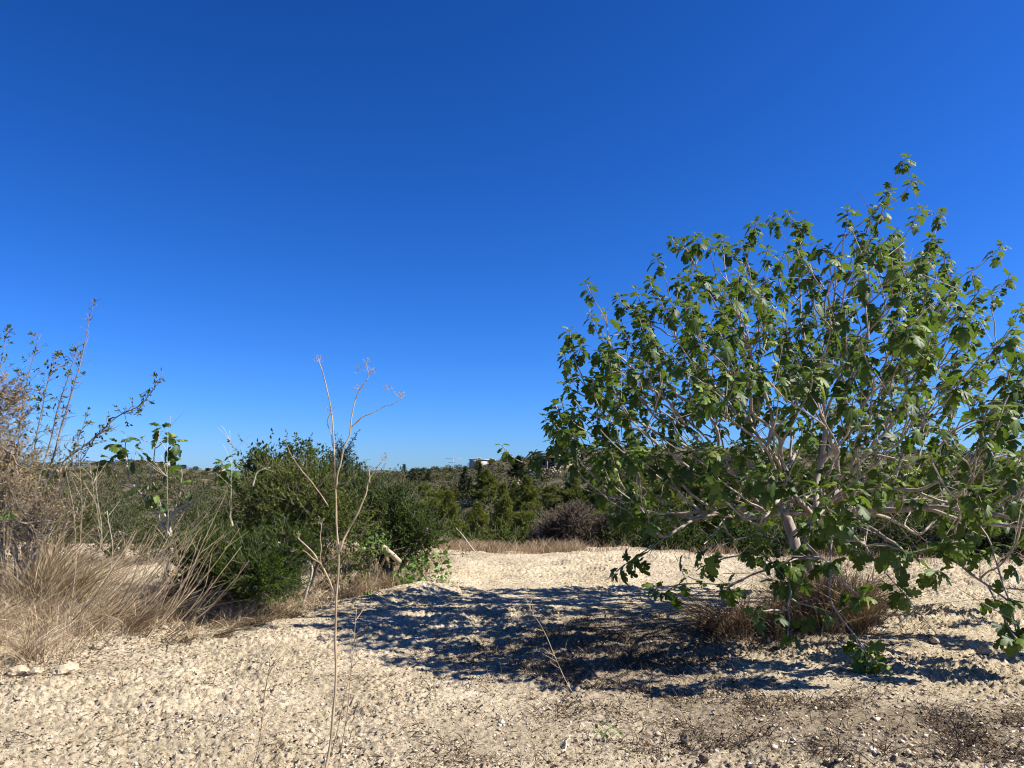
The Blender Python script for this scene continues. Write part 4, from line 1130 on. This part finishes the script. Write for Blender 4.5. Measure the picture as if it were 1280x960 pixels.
thicket('smaller leafless grey bush at the left of the grey thicket', 685, 28, 645, 44, 302, 1100)
thicket('leafless grey bush touching the left leaves of the fig', 752, 27, 640, 46, 303, 1000)

# scrub covering the slope
def slope_scrub():
    r = np.random.default_rng(121)
    n = 8500; d = 48+330*r.random(n)**1.3; px = r.uniform(-100, 1400, n); x = (px-640)/FPX*d
    R1 = np.interp(px, AZ_PX, CR_R)
    k = (d < R1*1.02) & (fbm(x, d, 26, 3)+.18*r.normal(size=n) > -.24); x, d = x[k], d[k]; n = len(x)
    z = ground_z(x, d); s = r.uniform(.3, 1.1, n)*(1+d/400)
    per = 64
    c = np.repeat(np.stack([x, d, z+s*.35], 1), per, 0); ss = np.repeat(s, per)[:, None]
    u = rand_dirs(n*per, r); u[:, 2] = np.abs(u[:, 2])
    st = c+u*ss*r.random((n*per, 1))**.4*[1, 1, .7]
    dd = norm(u+rand_dirs(n*per, r)*.7); e = st+dd*ss*.35
    sd = norm(np.cross(dd, r.normal(size=(n*per, 3))))*ss*.10
    V = np.stack([st-sd*.6, st+sd*.6, e+sd*.3, e-sd*.3], 1).reshape(-1, 3)
    va = np.repeat(np.clip(np.repeat(r.random(n), per)*.7+.3*r.random(n*per), 0, 1), 4)
    kind(MB().add(V, np.arange(len(V)).reshape(-1, 4), va).build('hillside_scrub', M['scrub']), 'stuff')
M['scrub'] = leaf_mat('scrub', [(0, (.042, .050, .016)), (.4, (.072, .076, .026)), (.7, (.105, .092, .048)), (1, (.15, .125, .08))], .1, None, .8, .1, .1)
slope_scrub()
# skyline trees far off on the left hill
sgp = 'small dark trees on the left skyline'
for k, (px, d, ty, w) in enumerate([(161, 390, 574, 22), (205, 395, 577, 8), (218, 395, 578, 6), (232, 398, 581, 9), (247, 405, 583, 8), (262, 410, 585, 7), (193, 392, 576, 7), (283, 425, 588, 6), (140, 385, 576, 12), (120, 385, 577, 10), (258, 330, 592, 12), (213, 300, 588, 9)]):
    plant_tree('skyline_tree', 'wide dark tree clump on the left skyline behind the young fig' if k == 0 else 'tiny dark tree on the skyline of the left hill', 'tree', px, d, ty, 'round', w, 'cypress', sgp, k)
rg = 'small trees on the right skyline'
for k, (px, d, ty, w) in enumerate([(615, 225, 575, 12), (632, 215, 574, 12), (672, 200, 568, 14), (690, 195, 563, 12), (706, 192, 560, 12), (720, 192, 561, 14), (738, 190, 558, 14), (560, 300, 588, 12), (548, 310, 589, 10), (592, 240, 579, 9), (598, 214, 575, 9), (613, 212, 577, 8)]):
    plant_tree('skyline_tree', 'small rounded tree on the skyline of the right hill', 'tree', px, d, ty, 'round', w, 'pine', rg, k)

# ------------------------------------------------------------------ buildings, poles
def box(mb, c, s, rz=0):
    x, y, z = np.array(s)/2
    v = np.array([(i*x, j*y, k*z) for i in (-1, 1) for j in (-1, 1) for k in (-1, 1)])
    ca, sa = math.cos(rz), math.sin(rz)
    v = np.stack([v[:, 0]*ca-v[:, 1]*sa, v[:, 0]*sa+v[:, 1]*ca, v[:, 2]], 1)+np.array(c)
    f = np.array([(0, 1, 3, 2), (4, 6, 7, 5), (0, 4, 5, 1), (2, 3, 7, 6), (0, 2, 6, 4), (1, 5, 7, 3)])
    return mb.add(v, f)
def house(name, label, px, d, base_py, w, dep, h, wall, group=None, rz=0, openings=(), porch=False, roofm='roof'):
    c = P(px, base_py, d); c[2] = gz(c[0], c[1])+.25; print(name, px, 'base', project(c)[0])
    t = thing(name, label, 'building', tuple(c), group)
    ca, sa = math.cos(rz), math.sin(rz)
    L = lambda u, v, z: (c[0]+u*ca-v*sa, c[1]+u*sa+v*ca, c[2]+z)
    z0 = gz(c[0], c[1])-c[2]-1.0
    mb = MB(); box(mb, L(0, dep/2, (h+z0)/2), (w, dep, h-z0), rz); mb.build('wall', M[wall], t)
    mb = MB(); box(mb, L(0, dep/2-.1, h+.14), (w+.4, dep+.4, .24), rz); mb.build('roof', M[roofm], t)
    for kd, u, z, ow, oh in openings:
        mb = MB(); box(mb, L(u, -.02, z), (ow, .10, oh), rz); o = mb.build(kd, M['opening'], t)
        fm = MB()
        for su in (-1, 1): box(fm, L(u+su*(ow/2+.06), -.04, z), (.12, .16, oh+.24), rz)
        box(fm, L(u, -.04, z+oh/2+.06), (ow, .15, .12), rz)
        f = fm.build('frame', M[wall], None); f.parent = o
        f.data.vertices.foreach_set('co', (np.concatenate(fm.V)-np.array(c)).astype(np.float32).ravel())
    if porch:
        mb = MB(); box(mb, L(-w*.1, -1.3, h-.35), (w*.75, 2.6, .18), rz); mb.build('porch_roof', M[roofm], t)
        for u in (-w*.42, -w*.12, w*.18):
            mb = MB(); box(mb, L(u, -2.4, (h-.5+z0)/2), (.22, .22, h-.46-z0), rz); mb.build('porch_post', M[wall], t)
    return t
house('stone_house', 'ruined tan stone house with dark porch openings on the right hillside', 692, 150, 602, 6.2, 5, 2.9, 'tan_wall', None, R(-14),
      [('window', -2.0, 1.4, .9, 1.1), ('door', -.4, 1.2, 1.1, 2.1), ('window', 1.3, 1.4, 1.2, 1.1)], True)
house('white_house', 'white flat-roofed house on the skyline behind the cypresses', 605, 228, 581, 4.6, 4, 1.2, 'white_wall', None, R(42), [('window', -2, 1.3, 1.2, .9), ('window', 2.5, 1.3, 1.0, .9)], False, 'white_wall')
house('white_house', 'long low white house on the left skyline behind the young fig', 181, 392, 583, 8, 7, 1.4, 'white_wall', None, R(38), [('window', -3, 1.2, 1.4, 1), ('window', 2, 1.2, 1.4, 1)], False, 'white_wall')
house('white_house', 'tiny pale house low on the left skyline', 272, 425, 591, 9, 7, 1.5, 'white_wall', None, R(38), [('window', 1, 1.0, 1.2, .8)], False, 'white_wall')
house('white_house', 'pale house between dark trees on the left skyline', 203, 400, 584, 7, 6, 1.5, 'white_wall', None, R(38), [('window', 0, 1.0, 1.2, .8)], False, 'white_wall')
def drywall(label, pts, h, seed):
    r = np.random.default_rng(seed); mb = MB()
    for (p0, d0), (p1, d1) in zip(pts[:-1], pts[1:]):
        x0, y0 = G(p0, d0); x1, y1 = G(p1, d1); L = math.hypot(x1-x0, y1-y0); n = max(2, int(L/.47)); a = math.atan2(y1-y0, x1-x0)
        for row in range(int(h/.4)+1):
            for k in range(n):
                f = (k+.5*(row % 2))/n; x = x0+(x1-x0)*f; y = y0+(y1-y0)*f
                box(mb, (x, y+r.normal()*.05, gz(x, y)+.15+row*.38), (.50*r.uniform(.8, 1.05), .45, .36*r.uniform(.85, 1.03)), a+r.normal()*.08)
    return tag(mb.build('terrace_wall', M['limestone_wall']), label, 'wall', 'dry stone terrace walls on the slope')
drywall('pale stone terrace wall just below the ruined house', [(662, 138), (680, 137), (700, 138)], 1.6, 1)
drywall('low stone terrace wall left of the ruined house', [(628, 128), (650, 128)], 1.4, 2)
drywall('broken stone wall low on the slope behind the lower pines', [(575, 92), (605, 92), (628, 94)], .6, 3)
drywall('pale stone wall near the top right of the slope', [(695, 178), (730, 176), (760, 176)], 1.2, 4)
drywall('grey terrace wall across the left hillside', [(195, 240), (240, 240), (270, 245)], 1.2, 5)
def pole(label, px, d, top, arms, seed):
    x, y = G(px, d); z = gz(x, y); zt = P(px, top, d)[2]
    t = thing('utility_pole', label, 'pole', (x, y, z), 'poles on the skyline')
    V, F = tube(np.array([[x, y, z-.5], [x, y, zt]]), [.15, .10], 6, True); MB().add(V, F).build('pole', M['metal'], t)
    for z_, w in arms:
        mb = MB(); box(mb, (x, y, zt-z_), (w, .12, .12)); mb.build('crossarm', M['metal'], t)
pole('thin grey power pole on the skyline left of the white house', 567, 260, 572, [(.4, 5.5), (1.6, 3.2)], 1)
pole('thin pole on the skyline right of the white house', 619, 225, 574, [(.5, 1.2)], 2)
def norfolk():
    d = 520; px = 505; c = P(px, 602, d); r = np.random.default_rng(9)
    t = thing('norfolk_pine', 'lone spindly tree with tiered branches on the far skyline', 'tree', tuple(c))
    zt = P(px, 579, d)[2]; h = zt-c[2]; z0 = gz(c[0], c[1])
    V, F = tube(np.array([[c[0], c[1], z0-1], [c[0], c[1], zt]]), [.3, .12], 6, True); MB().add(V, F).build('trunk', M['grey_bark'], t)
    mb = MB()
    for k in range(9):
        z = c[2]+h*(.25+.08*k); w = 3.2*(1-.09*k)
        for a in np.arange(6)*1.047+k*.4:
            e = np.array([c[0]+w*math.cos(a), c[1]+w*math.sin(a), z+.5]); s = np.array([c[0], c[1], z])
            n = 16; p = s+(e-s)*r.random((n, 1)); V, F = sticks(p, p+rand_dirs(n, r)*.55, .28, r); mb.add(V, F, .4)
            V, F = sticks([s], [e], .16, r); mb.add(V, F, .4)
    mb.build('crown', M['cypress'], t)
norfolk()

# ------------------------------------------------------------------ light
EL, AZ = R(45), R(-8)                                    # sun at the right
sv = Vector((math.cos(EL)*math.cos(AZ), math.cos(EL)*math.sin(AZ), math.sin(EL)))
ld = bpy.data.lights.new('sun', 'SUN'); ld.energy = 5.0; ld.angle = R(.53); ld.color = (1, .95, .86)
lo = bpy.data.objects.new('sun', ld); C.objects.link(lo); lo.rotation_euler = sv.to_track_quat('Z', 'Y').to_euler(); lo.location = (20, 5, 30)
w = bpy.data.worlds.new('World'); scene.world = w; w.use_nodes = True
N, L = w.node_tree.nodes, w.node_tree.links
sky = N.new('ShaderNodeTexSky'); sky.sky_type = 'NISHITA'; sky.sun_disc = False
sky.sun_elevation = EL; sky.sun_rotation = math.pi/2-AZ
sky.air_density = 1.0; sky.dust_density = .3; sky.ozone_density = 3.0; sky.altitude = 300
sp = N.new('ShaderNodeSeparateColor'); cb_ = N.new('ShaderNodeCombineColor'); L.new(sky.outputs[0], sp.inputs[0])
for k_, (gain, pw) in enumerate(((.120, 1.80), (.44, 1.36), (.90, 1.34))):      # a clean, deep-blue dry-air sky
    p_ = N.new('ShaderNodeMath'); p_.operation = 'POWER'; p_.inputs[1].default_value = pw
    g_ = N.new('ShaderNodeMath'); g_.operation = 'MULTIPLY'; g_.inputs[1].default_value = gain
    L.new(sp.outputs[k_], p_.inputs[0]); L.new(p_.outputs[0], g_.inputs[0]); L.new(g_.outputs[0], cb_.inputs[k_])
L.new(cb_.outputs[0], N['Background'].inputs['Color'])
N['Background'].inputs['Strength'].default_value = .05

# ------------------------------------------------------------------ camera, output
cd = bpy.data.cameras.new('camera'); cd.sensor_width = 36; cd.lens = 36*FPX/1280; cd.clip_start = .05; cd.clip_end = 12000
co = bpy.data.objects.new('camera', cd); C.objects.link(co); co.location = (0, 0, CAM_H); co.rotation_euler = (R(90)+PITCH, 0, 0)
scene.camera = co
scene.render.engine = 'CYCLES'
scene.view_settings.view_transform = 'Standard'; scene.view_settings.look = 'None'; scene.view_settings.gamma = 1
scene.view_settings.exposure = 1.02
scene.cycles.filter_width = 1.1
scene.cycles.max_bounces = 6; scene.cycles.diffuse_bounces = 3; scene.cycles.transmission_bounces = 4; scene.cycles.transparent_max_bounces = 4
